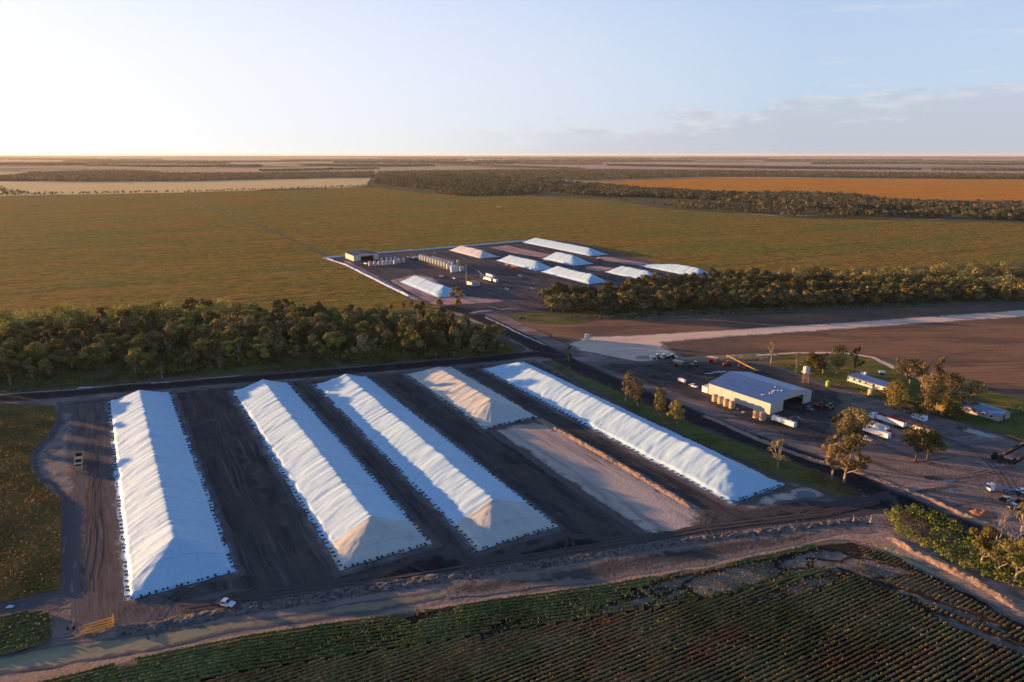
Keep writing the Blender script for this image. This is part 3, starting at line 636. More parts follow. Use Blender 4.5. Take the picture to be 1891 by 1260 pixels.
def tree_meshes(seed, h, spread, clumps, n, size, kind='round'):
    rs = np.random.RandomState(seed); rd = random.Random(seed)
    mb = MB(); cen = []; rad = []
    base = {'round': .26, 'open': .24, 'bushy': .10, 'column': .16}[kind] * h
    lean = (rd.uniform(-.06, .06) * h, rd.uniform(-.06, .06) * h)
    fork = Vector((lean[0] * .5, lean[1] * .5, base)); r0 = h * .022 + .06
    mb.tube([(0, 0, -.1), (lean[0] * .2, lean[1] * .2, base * .5), fork], [r0 * 1.25, r0, r0 * .85], 7)
    for i in range(clumps):
        f = (i + .5) / clumps; an = i * 2.4 + rd.uniform(-.5, .5)
        if kind == 'column':
            z = h * (.24 + .70 * f); rr = spread * (.55 + .6 * math.sin(math.pi * min(1, f * .95 + .08))) * rd.uniform(.25, .6)
        elif kind == 'bushy':
            z = h * (.22 + .62 * f ** .9); rr = spread * (1 - .75 * f ** 2) * rd.uniform(.45, .95)
        else:
            if kind == 'round':
                z = h * rd.uniform(.42, .88); rr = spread * rd.uniform(.3, .98) * (1 - .5 * max(0, z / h - .7) / .3)
            else:
                z = h * (.36 + .60 * ((i * .618) % 1)); rr = spread * rd.uniform(.12, 1.0) * (1 - .45 * max(0, z / h - .6) / .4)
        c = Vector((lean[0] + rr * math.cos(an), lean[1] + rr * math.sin(an), min(z, h * .93)))
        cr = spread * {'round': rd.uniform(.32, .48), 'open': rd.uniform(.17, .36), 'bushy': rd.uniform(.36, .5), 'column': rd.uniform(.45, .65)}[kind]
        cen.append(c); rad.append(cr)
        mid = fork.lerp(c, .5) + Vector((0, 0, rd.uniform(-.03, .05) * h))
        if kind != 'bushy' or i % 2 == 0:
            mb.tube([fork, mid, c], [r0 * .6, r0 * .36, r0 * .12], 5)
    # top clump
    cen.append(Vector((lean[0], lean[1], h * .86))); rad.append(spread * .34)
    V, F, tint = leaf_cloud(rs, [tuple(c) for c in cen], rad, n, size)
    V[:, 2] = np.maximum(V[:, 2], .1)
    return mb, V, F, tint

def proto_tree(name, seed, h, spread, clumps, n, size, kind, lm, bm):
    mb, V, F, tint = tree_meshes(seed, h, spread, clumps, n, size, kind)
    root = thing(name, 'x', 'tree'); 
    tr = mb.build('trunk', bm, root, smooth=True)
    cr = link('crown', np_mesh('crown', V, F, lm, face_attrs={'tint': tint}), root)
    return root, [(tr, []), (cr, [])]

class Planter:
    """plants copies of prototypes; the first use moves the prototype itself"""
    def __init__(s, protos): s.p = protos; s.used = [False] * len(protos)
    def put(s, i, loc, rz, sc, label, cat, group=None):
        root, ch = s.p[i]
        if not s.used[i]:
            s.used[i] = True; o = root; o.location = loc; o.rotation_euler = (0, 0, rz)
        else:
            o = dup(root, ch, loc, rz, label)
        if hasattr(sc, '__len__'): o.scale = sc
        else: o.scale = (sc, sc, sc)
        tag(o, label, cat, group)
        return o
    def done(s):
        for u, (root, ch) in zip(s.used, s.p):
            if not u:
                for c, _ in ch: bpy.data.objects.remove(c)
                bpy.data.objects.remove(root)

def scatter(poly, d, seed, jitter=.42, skip=None):
    rs = np.random.RandomState(seed); lo, hi = poly.min(0), poly.max(0)
    X, Y = np.meshgrid(np.arange(lo[0], hi[0], d), np.arange(lo[1], hi[1], d * .87)); X = X + (np.arange(X.shape[0]) % 2)[:, None] * d / 2
    Q = np.stack([X.ravel(), Y.ravel()], 1); Q = Q + rs.uniform(-jitter, jitter, Q.shape) * d
    return Q[poly_sd(Q, poly) > 0]

def mass(name, label, P, hs, seed, quads, mat, spread=.42, lowf=.12, cat='woodland', size=None):
    """a far-off wood: every tree a clump of leaf faces, joined because nobody could count them"""
    rs = np.random.RandomState(seed); n = len(P); k = np.repeat(np.arange(n), quads); N = len(k)
    h = hs * rs.uniform(.7, 1.25, n)
    d = rs.normal(size=(N, 3)); d /= np.linalg.norm(d, axis=1)[:, None]; d *= rs.uniform(.5, 1.05, N)[:, None]
    H = h[k]
    c = np.stack([P[k, 0] + d[:, 0] * H * spread, P[k, 1] + d[:, 1] * H * spread, H * (.5 + lowf) + d[:, 2] * H * (.5 - lowf)], 1)
    nr = d + rs.normal(size=(N, 3)) * .5 + np.array([0, 0, .3]); nr /= np.linalg.norm(nr, axis=1)[:, None]
    t1 = np.cross(nr, rs.normal(size=(N, 3))); t1 /= np.linalg.norm(t1, axis=1)[:, None]; t2 = np.cross(nr, t1)
    sz = ((H * .20) if size is None else size)[:, None] if not np.isscalar(size) else np.full((N, 1), size)
    sz = sz * rs.uniform(.6, 1.3, (N, 1))
    V = np.stack([c + t1 * sz, c + t2 * sz * .8, c - t1 * sz, c - t2 * sz * .8], 1).reshape(-1, 3)
    V[:, 2] = np.maximum(V[:, 2], .02)
    tint = np.clip(rs.rand(n)[k] * .75 + rs.rand(N) * .25, 0, 1)
    o = link(name, np_mesh(name, V, np.arange(N * 4).reshape(N, 4), mat, face_attrs={'tint': tint}))
    return tag(o, label, cat, None, 'stuff')

m_farleaf = leafmat('far_wood_leaves', (.024, .028, .012), (.125, .105, .055))
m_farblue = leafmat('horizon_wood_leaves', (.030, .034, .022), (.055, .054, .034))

# forest strip behind the near yard
fp = [proto_tree('woodland_tree', 100 + i, 13, 5.2, 10, 1700, .44, 'round', m_gum, m_bark) for i in range(5)]
fp += [proto_tree('woodland_tree', 120 + i, 14.5, 4.2, 10, 900, .48, 'open', [m_lone, m_gum][i % 2], m_pbark) for i in range(3)]
fp += [proto_tree('woodland_tree', 130 + i, 9, 3.6, 10, 800, .45, 'bushy', m_gum, m_bark) for i in range(2)]
fp += [proto_tree('woodland_tree', 140 + i, 12.5, 3.9, 12, 1300, .42, ['column', 'bushy'][i % 2], m_belt, m_bark) for i in range(4)]
FP = Planter(fp)
poly = pts((-160, 640), (0, 606), (150, 591), (330, 584), (470, 586), (560, 590), (700, 596), (800, 597), (868, 616), (915, 634), (940, 648), (890, 657), (700, 664), (560, 670), (400, 682), (300, 694), (180, 690), (0, 706), (-160, 722))
Q = scatter(poly, 11.2, 5); Q = Q[np.argsort(np.hypot(Q[:, 0], Q[:, 1]))]
rng = random.Random(11)
ind = Q[:285]; rest = Q[285:]
for x, y in ind:
    dense = fbm2(x / 30, y / 30, 2)
    px_left = x < -215
    i = rng.choice([0, 1, 2, 3, 4, 0, 1, 2, 8, 9, 6, 5 if px_left else 6, 7])
    if rng.random() < min(.75, max(.08, (x + 230) / 210)): i = rng.choice([10, 11, 12, 13])
    lab = {0: 'round dark green gum in the wood behind the near grain stacks', 5: 'tall pale-trunked yellowish gum in the wood behind the near grain stacks', 6: 'tall thin-crowned dark gum in the wood behind the near grain stacks', 8: 'low bushy dark tree in the wood behind the near grain stacks', 10: 'dark dense bushy-sided tree in the wood behind the near grain stacks'}[10 if i > 9 else (0 if i < 5 else (6 if i == 6 else (5 if i < 8 else 8)))]
    s_ = rng.choice([rng.uniform(.55, .85), rng.uniform(.9, 1.15), rng.uniform(1.0, 1.4), rng.uniform(1.0, 1.25)])
    FP.put(i, (x, y, 0), rng.uniform(0, 6.28), (s_, s_, s_ * rng.uniform(.85, 1.1)), lab, 'tree', 'trees of the wood: ' + lab.split(' in ')[0])
if len(rest): mass('distant_woodland_trees', 'back rows of the dark wood behind the near grain stacks', rest, 13, 8, 300, m_gum, .38, .12, size=.62)
# edge shrubs and single trees of that wood
for (px, py, i, s_) in [(938, 656, 8, .85), (844, 559, 0, 1.0), (846, 566, 8, .7), (885, 632, 0, .9), (905, 645, 1, .8), (780, 568, 8, .6), (812, 566, 8, .7), (745, 570, 9, .55), (700, 578, 8, .5), (640, 582, 9, .6), (590, 582, 5, .7), (560, 580, 6, .6), (355, 588, 3, 1.25), (375, 590, 2, 1.2), (130, 668, 5, 1.25), (250, 690, 7, .9), (300, 700, 5, .7), (60, 700, 7, .8), (20, 712, 5, .7), (760, 566, 8, .5), (722, 574, 9, .6), (665, 580, 8, .5), (618, 582, 8, .5)]:
    lab = {(938, 656): 'dark bushy tree alone at the corner where the forest meets the road', (844, 559): 'single round dark tree standing at the foot of a far white stack', (130, 668): 'tall pale-barked gum with a bright yellow crown in a clearing of the wood', (355, 588): 'tallest gum rising over the back edge of the wood', (375, 590): 'second tall gum rising over the back edge of the wood'}.get((px, py), 'low dark tree on the fringe of the wood')
    p = at(px, py); FP.put(i, p, rng.uniform(0, 6.28), s_, lab, 'tree', None if 'fringe' not in lab else 'fringe trees of the wood')
for k, (x, y) in enumerate([(-292, 300), (-300, 312), (-288, 322), (-296, 333), (-284, 340), (-305, 346), (-290, 352), (-276, 356), (-310, 330), (-272, 368), (-262, 374)]):
    FP.put(rng.choice([0, 1, 2, 3, 5]), (x, y, 0), rng.uniform(0, 6.28), rng.uniform(.85, 1.15), 'gum of the wood beyond the picture edge by the side crop', 'tree', 'trees beyond the picture edge')
FP.done()
ip = scatter(poly, 3.2, 77); ip = ip[fbm2(ip[:, 0] / 14, ip[:, 1] / 14, 2) > -.05]
mass('forest_undergrowth', 'dark scrub and saplings under the wood', ip, 3.0, 12, 18, m_gum, .6, .05, 'undergrowth', size=.5)
gp = scatter(pts((-60, 712), (0, 690), (250, 690), (560, 668), (900, 652), (940, 655), (700, 674), (400, 697), (0, 727)), 2.6, 78)
mass('forest_edge_scrub', 'low green scrub along the front of the wood', gp[fbm2(gp[:, 0] / 11, gp[:, 1] / 11, 2) > .05], 1.1, 13, 10, m_shrub, .8, .02, 'scrub', size=.42)

# shelterbelt on the right: planted rows
bp = [proto_tree('shelterbelt_tree', 200 + i, 10.5, 4.9, 11, 1300, .46, 'bushy', m_belt, m_bark) for i in range(5)]
bp += [proto_tree('shelterbelt_tree', 210 + i, 12.5, 4.8, 12, 950, .52, 'round', m_belt, m_bark) for i in range(2)]
BP = Planter(bp)
a0 = np.array(at(1022, 578)[:2]); d_ = np.array(at(1891, 553)[:2]) - a0; d_ /= np.hypot(*d_); nn = np.array([-d_[1], d_[0]])
cand = []
rng = random.Random(21)
for r in range(8):
    off = [0, 9, 20, 42, 52, 82, 93, 118][r]
    for c in range(64):
        q = a0 + d_ * (c * 7.6 + rng.uniform(-2, 2) - off * .05 + (3 if r % 2 else 0)) + nn * (off + rng.uniform(-2, 2))
        if rng.random() < .06: continue
        if off > 50 and c * 7.6 < (off - 50) * 2.4: continue
        cand.append((np.hypot(*q), q, r))
cand.sort(key=lambda a: a[0]); 
blab = ['front-row dark bushy tree of the planted shelterbelt', 'dark tree in the inner rows of the planted shelterbelt', 'back-row dark tree of the planted shelterbelt']
view = [c for c in cand if abs(c[1][0]) / max(c[1][1], 1) < .80]
for d, q, r in view[:290]:
    s_ = rng.uniform(.78, 1.12)
    i = rng.randrange(7)
    lab = blab[0 if r < 2 else (1 if r < 6 else 2)]
    BP.put(i, (q[0], q[1], 0), rng.uniform(0, 6.28), (s_, s_, s_ * rng.uniform(.85, 1.08)), lab, 'shelterbelt tree', lab.replace('tree', 'trees'))
BP.done()
rb = np.array([c[1] for c in view[290:]])
if len(rb): mass('distant_shelterbelt_trees', 'remaining far trees of the planted shelterbelt', rb, 11, 9, 260, m_belt, .42, .06, size=.62)
sp_ = scatter(pts((1040, 588), (1120, 590), (1300, 584), (1500, 574), (1700, 566), (1700, 560), (1300, 575), (1100, 582)), 4.5, 31)
mass('belt_undergrowth', 'scrub along the foot of the shelterbelt', sp_, 1.8, 32, 14, m_belt, .7, .03, 'undergrowth', size=.5)

# far woods
wp = pts((690, 340), (700, 326), (830, 322), (1000, 331), (1062, 339), (1190, 351), (1320, 359), (1550, 361), (1650, 375), (1780, 379), (2200, 381), (2200, 418), (1891, 409), (1740, 404), (1600, 401), (1500, 396), (1330, 372), (1240, 367), (1130, 364), (1000, 360), (860, 357), (800, 352))
Q = scatter(wp, 11.5, 41); Q = Q[(fbm2(Q[:, 0] / 110, Q[:, 1] / 60, 3) > -.16) | (Q[:, 0] > 300)]; Q = Q[fbm2(Q[:, 0] / 70, Q[:, 1] / 70, 3) > -.3]
mass('far_woodland', 'broad dark wood between the big crop and the rust-coloured field', Q, 11.5, 42, 26, m_farleaf, .46, .1)
Q = scatter(pts((795, 357), (870, 352), (960, 360), (840, 363)), 12, 43)
Q2 = scatter(pts((1180, 372), (1330, 376), (1480, 398), (1600, 403), (1480, 403), (1400, 396), (1240, 385)), 13, 44)
Q2 = Q2[fbm2(Q2[:, 0] / 40, Q2[:, 1] / 40, 3) > -.02]
mass('woodland_fringe', 'scattered smaller trees along the near fringe of the broad wood', np.concatenate([Q, Q2]), 8, 45, 24, m_farleaf, .42, .1)
for nm, poly_, d, hh, sd, lab in [
    ('far_woodland', [(690, 330), (700, 319), (900, 316), (1100, 315), (1430, 318), (1891, 324), (2400, 328), (2400, 337), (1891, 331), (1300, 327), (1062, 335), (900, 323), (800, 326)], 22, 13, 51, 'long dark belt of wood beyond the rust-coloured field'),
    ('far_woodland', [(-500, 336), (60, 334), (120, 337), (350, 336), (480, 332), (690, 328), (690, 319), (480, 322), (320, 322), (240, 317), (60, 320), (30, 326), (-200, 330), (-500, 330)], 21, 13, 52, 'dark wood behind the straw-coloured field'),
    ('far_woodland', [(480, 315.5), (700, 311.5), (700, 313), (480, 318)], 26, 13, 53, 'thin line of trees across the pale paddocks'),
    ('far_woodland', [(800, 302), (940, 307), (1080, 312.5), (1080, 314), (940, 309.5), (800, 304)], 28, 13, 54, 'thin line of trees before the pink fallow'),
    ('far_woodland', [(1120, 304.5), (1430, 309), (1700, 313), (1700, 315), (1430, 313), (1120, 307)], 30, 14, 55, 'straight tree belt crossing the pink fallow'),
    ('far_woodland', [(960, 300), (1110, 301), (1115, 305), (960, 304.5)], 32, 14, 56, 'small dark wood above the pink fallow'),
    ('far_woodland', [(0, 345), (20, 352), (60, 358), (300, 355), (340, 353), (300, 356.5), (0, 362.5)], 17, 7, 57, 'loose row of small trees along the near side of the straw field'),
    ('far_woodland', [(340, 354), (560, 347), (690, 342), (690, 345), (560, 350.5), (340, 357)], 19, 6, 58, 'row of small trees where the straw field meets the crop'),
    ('far_woodland', [(1480, 309), (1560, 311), (1540, 313), (1480, 311)], 40, 13, 59, 'short clump of trees in the far fallow'),
    ('far_woodland', [(1720, 313), (2400, 317), (2400, 321), (1720, 316)], 34, 13, 60, 'dark tree line at the far edge of the fallow')]:
    Q = scatter(pts(*poly_), d, sd)
    if sd in (57, 58): Q = Q[np.random.RandomState(sd).rand(len(Q)) < .6]
    mass(nm, lab, Q, hh, sd, 16, m_farleaf, .55, .08)
# bands of wood on to the horizon
rs = np.random.RandomState(5)
strips = [(-200, 160, 303, 306), (0, 420, 301, 303.5), (120, 560, 298, 299.6), (160, 480, 307, 308.4), (560, 800, 305.5, 308), (-500, 300, 293, 296), (520, 860, 294.5, 299), (620, 980, 299, 303), (700, 1200, 290.5, 294), (880, 1280, 295.5, 300), (1000, 1420, 291, 294.5), (1280, 1700, 294.5, 297), (1411, 2200, 297.2, 299.2), (1500, 2300, 302.5, 304.2), (1250, 1900, 289.3, 291.5), (-400, 700, 289, 291), (300, 1000, 288.3, 290.3)]
for j, (xa, xb, ya, yb) in enumerate(strips):
    n = int(260 + (xb - xa) * 1.7)
    px = rs.uniform(xa, xb, n); w = np.sin(np.clip((px - xa) / (xb - xa), 0.02, .98) * math.pi) ** .4
    py = ya + (yb - ya) * (.5 + (rs.rand(n) - .5) * w) + .6 * np.sin(px / 70 + j)
    if j % 2 == 0 and xa > 900: py += (px - xa) * .0022
    P_ = np.array([at(a, max(b, 287.6))[:2] for a, b in zip(px, py)])
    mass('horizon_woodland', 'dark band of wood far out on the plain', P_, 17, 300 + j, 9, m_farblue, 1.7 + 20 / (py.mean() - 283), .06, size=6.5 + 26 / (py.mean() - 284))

# ------------------------------------------------------------------ row crops
m_cropleaf = M('crop_leaves', (.05, .06, .02), tint=((.088, .072, .020), (.28, .205, .072)), layers=[((.26, .105, .045), (30, 9, 1), .52, .68, ROW)], rough=.85, translucent=.08)
m_cropgreen = M('green_crop_leaves', (.05, .07, .02), tint=((.044, .054, .014), (.16, .15, .05)), rough=.8, translucent=.2)
m_sidecrop = M('browning_crop_leaves', (.05, .07, .02), tint=((.105, .086, .018), (.31, .21, .052)), layers=[((.27, .135, .05), (18, 12, 1), .52, .68)], rough=.8, translucent=.2)
def crop(name, label, P, seed, q, size, h, mat):
    rs = np.random.RandomState(seed); n = len(P); k = np.repeat(np.arange(n), q); N = len(k)
    hh = h * rs.uniform(.65, 1.2, n)
    c = np.stack([P[k, 0] + rs.normal(size=N) * size * .45, P[k, 1] + rs.normal(size=N) * size * .45, hh[k] * rs.uniform(.25, 1, N)], 1)
    nr = rs.normal(size=(N, 3)) + np.array([0, 0, .5]); nr /= np.linalg.norm(nr, axis=1)[:, None]
    t1 = np.cross(nr, rs.normal(size=(N, 3))); t1 /= np.linalg.norm(t1, axis=1)[:, None]; t2 = np.cross(nr, t1)
    sz = size * rs.uniform(.6, 1.3, (N, 1))
    V = np.stack([c + t1 * sz, c + t2 * sz * .7, c - t1 * sz, c - t2 * sz * .7], 1).reshape(-1, 3); V[:, 2] = np.maximum(V[:, 2], .3)
    V[:, 2] += .0
    tint = np.clip(.5 + .55 * fbm2(P[:, 0] / 12, P[:, 1] / 12, 4)[k] + rs.uniform(-.3, .3, N), 0, 1)
    o = link(name, np_mesh(name, V, np.arange(N * 4).reshape(N, 4), mat, face_attrs={'tint': tint}))
    return tag(o, label, 'crop', None, 'stuff')

def rows(poly, ang, space, step, seed, gap=None):
    rs = np.random.RandomState(seed); c, s = math.cos(ang), math.sin(ang)
    A = poly[:, 0] * c + poly[:, 1] * s; B = -poly[:, 0] * s + poly[:, 1] * c
    a, b = np.meshgrid(np.arange(A.min(), A.max(), step), np.arange(B.min(), B.max(), space))
    a = a.ravel() + rs.uniform(-.4, .4, a.size) * step; b = b.ravel() + rs.uniform(-.05, .05, b.size) * space
    b = b + .12 * fbm2(a / 40, b / 40, 2)
    Q = np.stack([a * c - b * s, a * s + b * c], 1)
    Q = Q[poly_sd(Q, poly) > 0]
    if gap is not None: Q = Q[gap(Q)]
    return Q
fg = pts((-120, 1340), (60, 1264), (240, 1219), (450, 1175), (700, 1139), (900, 1110), (1100, 1082), (1300, 1051), (1500, 1006), (1560, 1003), (1640, 1024), (1760, 1092), (1891, 1166), (2150, 1300), (2150, 1400), (-120, 1400))
topline = pts((-120, 1330), (60, 1264), (240, 1219), (450, 1175), (700, 1139), (900, 1110), (1100, 1082), (1300, 1051), (1500, 1006))
def top_dist(Q):
    best = np.full(len(Q), 1e9)
    for i in range(len(topline) - 1):
        a, b = topline[i], topline[i + 1]; d = b - a; t = np.clip(((Q - a) @ d) / (d @ d), 0, 1)
        best = np.minimum(best, np.hypot(*(Q - a - t[:, None] * d).T))
    return best
bare = PATCHES
def gaps(Q):
    r = np.random.RandomState(8).rand(len(Q)); keep = np.ones(len(Q), bool)
    for p_, f in bare: 
        sd = poly_sd(Q, p_) + 1.5 * fbm2(Q[:, 0] / 3, Q[:, 1] / 3, 2); keep &= ~((sd > 0) & (r < f))
    return keep & (fbm2(Q[:, 0] / 9 + 50, Q[:, 1] / 9, 3) > -.7)
HEADW = 13.5
def row_ridges(name, label, lines, w, h, seed, mat, keep):
    """each crop row as one lumpy leafy ridge, broken where plants are missing"""
    VV = []; FF = []; TT = []; n0 = 0
    for r, L_ in enumerate(lines):
        k = keep(L_) ; n = len(L_)
        if n < 3: continue
        d = np.gradient(L_, axis=0); d /= np.hypot(*d.T)[:, None]; nr = np.stack([-d[:, 1], d[:, 0]], 1)
        rs = np.random.RandomState(seed + r)
        vig = .8 + .4 * fbm2(L_[:, 0] / 7, L_[:, 1] / 7, 3)
        hh = h * np.clip(vig, .4, 1.2) * rs.uniform(.72, 1.22, n); ww = w * np.clip(vig, .5, 1.2) * rs.uniform(.75, 1.2, n)
        prof = [(-1, 0), (-.72, .6), (0, 1), (.72, .6), (1, 0)]
        P5 = []
        for a_, z_ in prof:
            xy = L_ + nr * (a_ * ww * .5)[:, None] + rs.uniform(-.07, .07, (n, 2))
            P5.append(np.column_stack([xy, .31 + hh * z_ * rs.uniform(.85, 1.12, n)]))
        V5 = np.stack(P5, 1).reshape(-1, 3)
        i = np.arange(n - 1)[k[:-1] & k[1:]]
        for c in range(4): FF.append(np.stack([n0 + i * 5 + c, n0 + i * 5 + c + 1, n0 + (i + 1) * 5 + c + 1, n0 + (i + 1) * 5 + c], 1))
        tt = np.clip(.5 + .6 * fbm2(L_[:, 0] / 12, L_[:, 1] / 12, 4) + rs.uniform(-.25, .25, n), 0, 1)
        for c in range(4): TT.append(tt[i])
        VV.append(V5); n0 += n * 5
    o = link(name, np_mesh(name, np.concatenate(VV), np.concatenate(FF), mat, face_attrs={'tint': np.concatenate(TT)}))
    return tag(o, label, 'crop', None, 'stuff')
def straight_rows(poly, ang, space, step):
    c, s_ = math.cos(ang), math.sin(ang); A = poly[:, 0] * c + poly[:, 1] * s_; B = -poly[:, 0] * s_ + poly[:, 1] * c
    a = np.arange(A.min(), A.max(), step); out = []
    for b in np.arange(B.min(), B.max(), space):
        bb = b + .10 * fbm2(a / 45, a * 0 + b / 9, 2); out.append(np.stack([a * c - bb * s_, a * s_ + bb * c], 1))
    return out
row_ridges('foreground_crop_rows', 'long straight rows of dark reddish green crop across the foreground', straight_rows(fg, ROW, 1.24, .33), .50, .82, 900, m_cropleaf, lambda q: (poly_sd(q, fg) > 0) & gaps(q) & (top_dist(q) > HEADW))
Q = rows(fg, ROW, 1.24, .45, 61, lambda q: gaps(q) & (top_dist(q) > HEADW))
crop('foreground_crop', 'rows of dark reddish low crop filling the foreground', Q, 62, 3, .17, 1.0, m_cropleaf)
hp = []; hl = []
for k in range(10):
    off = 1.0 + k * 1.3
    ln = topline.copy(); d = np.gradient(ln, axis=0); d /= np.hypot(*d.T)[:, None]; ln = ln + np.stack([d[:, 1], -d[:, 0]], 1) * off
    S = np.concatenate([[0], np.cumsum(np.hypot(*np.diff(ln, axis=0).T))]); s = np.arange(0, S[-1], .36); hl.append(np.stack([np.interp(s, S, ln[:, 0]), np.interp(s, S, ln[:, 1])], 1))
    hp.append(np.stack([np.interp(s, S, ln[:, 0]), np.interp(s, S, ln[:, 1])], 1) + np.random.RandomState(k).uniform(-.15, .15, (len(s), 2)))
hp = np.concatenate(hp); hp = hp[gaps(hp)]
row_ridges('headland_crop_rows', 'greener crop rows following the curved top edge of the foreground field', hl, .58, .82, 700, m_cropgreen, gaps)
crop('headland_crop', 'greener headland rows along the top of the foreground field', hp, 63, 3, .22, 1.0, m_cropgreen)
Lp = pts((-120, 760), (0, 746), (98, 752), (106, 768), (94, 800), (58, 838), (54, 862), (82, 898), (112, 922), (114, 1000), (113, 1088), (60, 1104), (0, 1115), (-120, 1145))
row_ridges('side_crop_rows', 'close rows of brownish green crop beside the truck track', straight_rows(Lp, ROW, 1.24, .5), .85, .75, 500, m_sidecrop, lambda q: (poly_sd(q, Lp) > 0) & (fbm2(q[:, 0] / 9, q[:, 1] / 9, 3) > -.6))
Q = rows(Lp, ROW, 1.24, .7, 64, lambda q: fbm2(q[:, 0] / 9, q[:, 1] / 9, 3) > -.7)
crop('side_crop', 'brownish green crop beside the truck track', Q, 65, 4, .26, 1.0, m_sidecrop)
Lp2 = pts((-120, 1162), (0, 1140), (60, 1132), (92, 1132), (98, 1160), (92, 1186), (62, 1202), (0, 1212), (-120, 1238))
row_ridges('corner_crop_rows', 'broken yellow green crop rows in the corner by the dry channel', straight_rows(Lp2, ROW, 1.6, .4), .9, .85, 400, m_cropgreen, lambda q: (poly_sd(q, Lp2) > 0) & (fbm2(q[:, 0] / 7, q[:, 1] / 7, 3) > -.4))
Q = rows(Lp2, ROW, 1.6, .6, 66, lambda q: fbm2(q[:, 0] / 7, q[:, 1] / 7, 3) > -.35)
crop('corner_crop', 'yellow green crop rows in the corner by the dry channel', Q, 67, 4, .26, 1.1, m_cropgreen)

# ------------------------------------------------------------------ single trees of the farm
m_deadwood = M('dead_wood', (.33, .25, .20), [((.22, .17, .14), 1, .5, .65)])
def lone(px, py, h, spread, seed, kind, lm, label, n=1500, size=.42, clumps=13, bm=None, group=None):
    h *= 1.18; spread *= 1.14; clumps = int(clumps * 1.35) if kind in ('open', 'round') else clumps
    root, ch = proto_tree('gum_tree', seed, h, spread, clumps, int(n * 1.15), size * .92, kind, lm, bm or m_pbark)
    root.location = at(px, py); tag(root, label, 'tree', group); return root
lone(1050, 668, 8, 2.3, 301, 'open', m_lone, 'small thin gum beside the road bend at the top of the verge', 500, .36, 9)
lone(1154, 742, 13.5, 2.5, 302, 'column', m_lone, 'slender brown gum, first of four on the green verge beside the road', 750, .38, 9)
lone(1178, 752, 12, 3.0, 303, 'column', m_lone, 'slender gum with a bushy foot, second of four on the green verge', 850, .38, 10)
lone(1220, 772, 12.5, 2.8, 304, 'column', m_yel, 'narrow yellow gum, third of four on the green verge', 900, .38, 10)
lone(1250, 784, 10.5, 3.4, 305, 'bushy', m_yel, 'round yellow gum, lowest of four on the green verge', 1100, .38, 11)
lone(1436, 866, 10.5, 3.4, 306, 'open', m_lone, 'crooked half-bare gum on the verge near its pointed end', 420, .34, 8)
lone(1558, 893, 15.5, 5.6, 307, 'open', m_lone, 'largest orange-lit gum with pale trunks at the road junction', 2100, .42, 18)
lone(1545, 860, 12, 3.6, 308, 'open', m_lone, 'leaning companion gum just behind the largest one at the junction', 1000, .42, 11)
lone(1536, 884, 12.5, 4.2, 340, 'open', m_lone, 'orange-lit gum leaning left of the largest one at the junction', 1100, .40, 13)
lone(1583, 872, 11, 3.6, 341, 'open', m_lone, 'smaller gum standing right against the largest one at the junction', 900, .40, 11)
lone(1562, 838, 12, 4.4, 342, 'round', m_lone, 'dense brown gum between the broad one and the largest one', 1300, .42, 12)
lone(1575, 824, 15, 5.0, 309, 'round', m_lone, 'broad brown gum beside the white trailers', 1800, .44, 15)
lone(1545, 812, 11, 3.0, 310, 'open', m_lone, 'narrow gum at the edge of the black shed yard', 700, .40, 9)
lone(1690, 852, 12, 5.6, 311, 'round', m_gum, 'wide dark gum in the middle of the bare parking ground', 1700, .44, 15, m_bark)
lone(1712, 850, 10.5, 4.2, 312, 'round', m_gum, 'second dark gum touching the wide one on the bare parking ground', 1200, .42, 12, m_bark)
lone(1424, 672, 11.5, 3.2, 313, 'open', m_lone, 'thin see-through gum behind the grain auger', 260, .32, 9)
lone(1470, 688, 9.5, 2.2, 314, 'open', m_lone, 'very thin bare-looking gum between auger and water tower', 130, .3, 7)
lone(1496, 685, 10, 3.8, 315, 'bushy', m_gum, 'dark bushy tree just behind the water tower', 1200, .40, 12, m_bark)
lone(1512, 688, 9, 3.6, 316, 'bushy', m_gum, 'second dark bushy tree behind the water tower', 1000, .40, 11, m_bark)
lone(1545, 690, 14, 3.6, 317, 'column', m_lone, 'tall orange-brown gum next to the dark bushy pair', 1100, .40, 11)
lone(1576, 692, 14, 3.0, 318, 'open', m_gum, 'tall gum with dark ivy-like foot behind the long white house', 700, .38, 10, m_bark)
lone(1680, 715, 13, 5.8, 319, 'round', m_lone, 'wide reddish gum between the two houses', 1700, .44, 15)
lone(1734, 715, 13.5, 3.2, 320, 'open', m_gum, 'tall dark gum with tiered crown between the two houses', 800, .40, 10, m_bark)
lone(1652, 768, 14, 4.2, 321, 'column', m_yel, 'bright yellow-green gum behind the semi-trailer', 1500, .40, 12)
lone(1708, 752, 14, 4.0, 322, 'column', m_lone, 'brown gum in the middle of the clump by the tan hut', 1300, .42, 12)
lone(1712, 768, 9, 3.4, 323, 'bushy', m_yel, 'low yellow bushy gum beside the caravan', 900, .38, 10)
lone(1745, 762, 9, 2.6, 324, 'column', m_yel, 'small narrow yellow gum just behind the tan hut', 700, .36, 9)
lone(1775, 758, 12, 5.0, 325, 'open', m_lone, 'spreading brown gum at the end of the blue-roofed house', 1300, .42, 13)
lone(1760, 772, 5.5, 4.2, 326, 'bushy', m_gum, 'low dark bush between tan hut and blue-roofed house', 900, .38, 11, m_bark)
lone(1643, 735, 7, 3.0, 327, 'bushy', m_gum, 'dark bush at the end of the long white house', 700, .36, 9, m_bark)
lone(1690, 775, 6, 3, 328, 'bushy', m_gum, 'dark bush behind the semi-trailer', 500, .36, 8, m_bark)
lone(1810, 1045, 10.5, 4.4, 329, 'open', m_yel, 'yellow gum standing in the green thicket', 1700, .34, 15)
lone(1842, 1062, 9.5, 3.6, 330, 'open', m_lone, 'darker gum inside the green thicket', 1000, .34, 11)
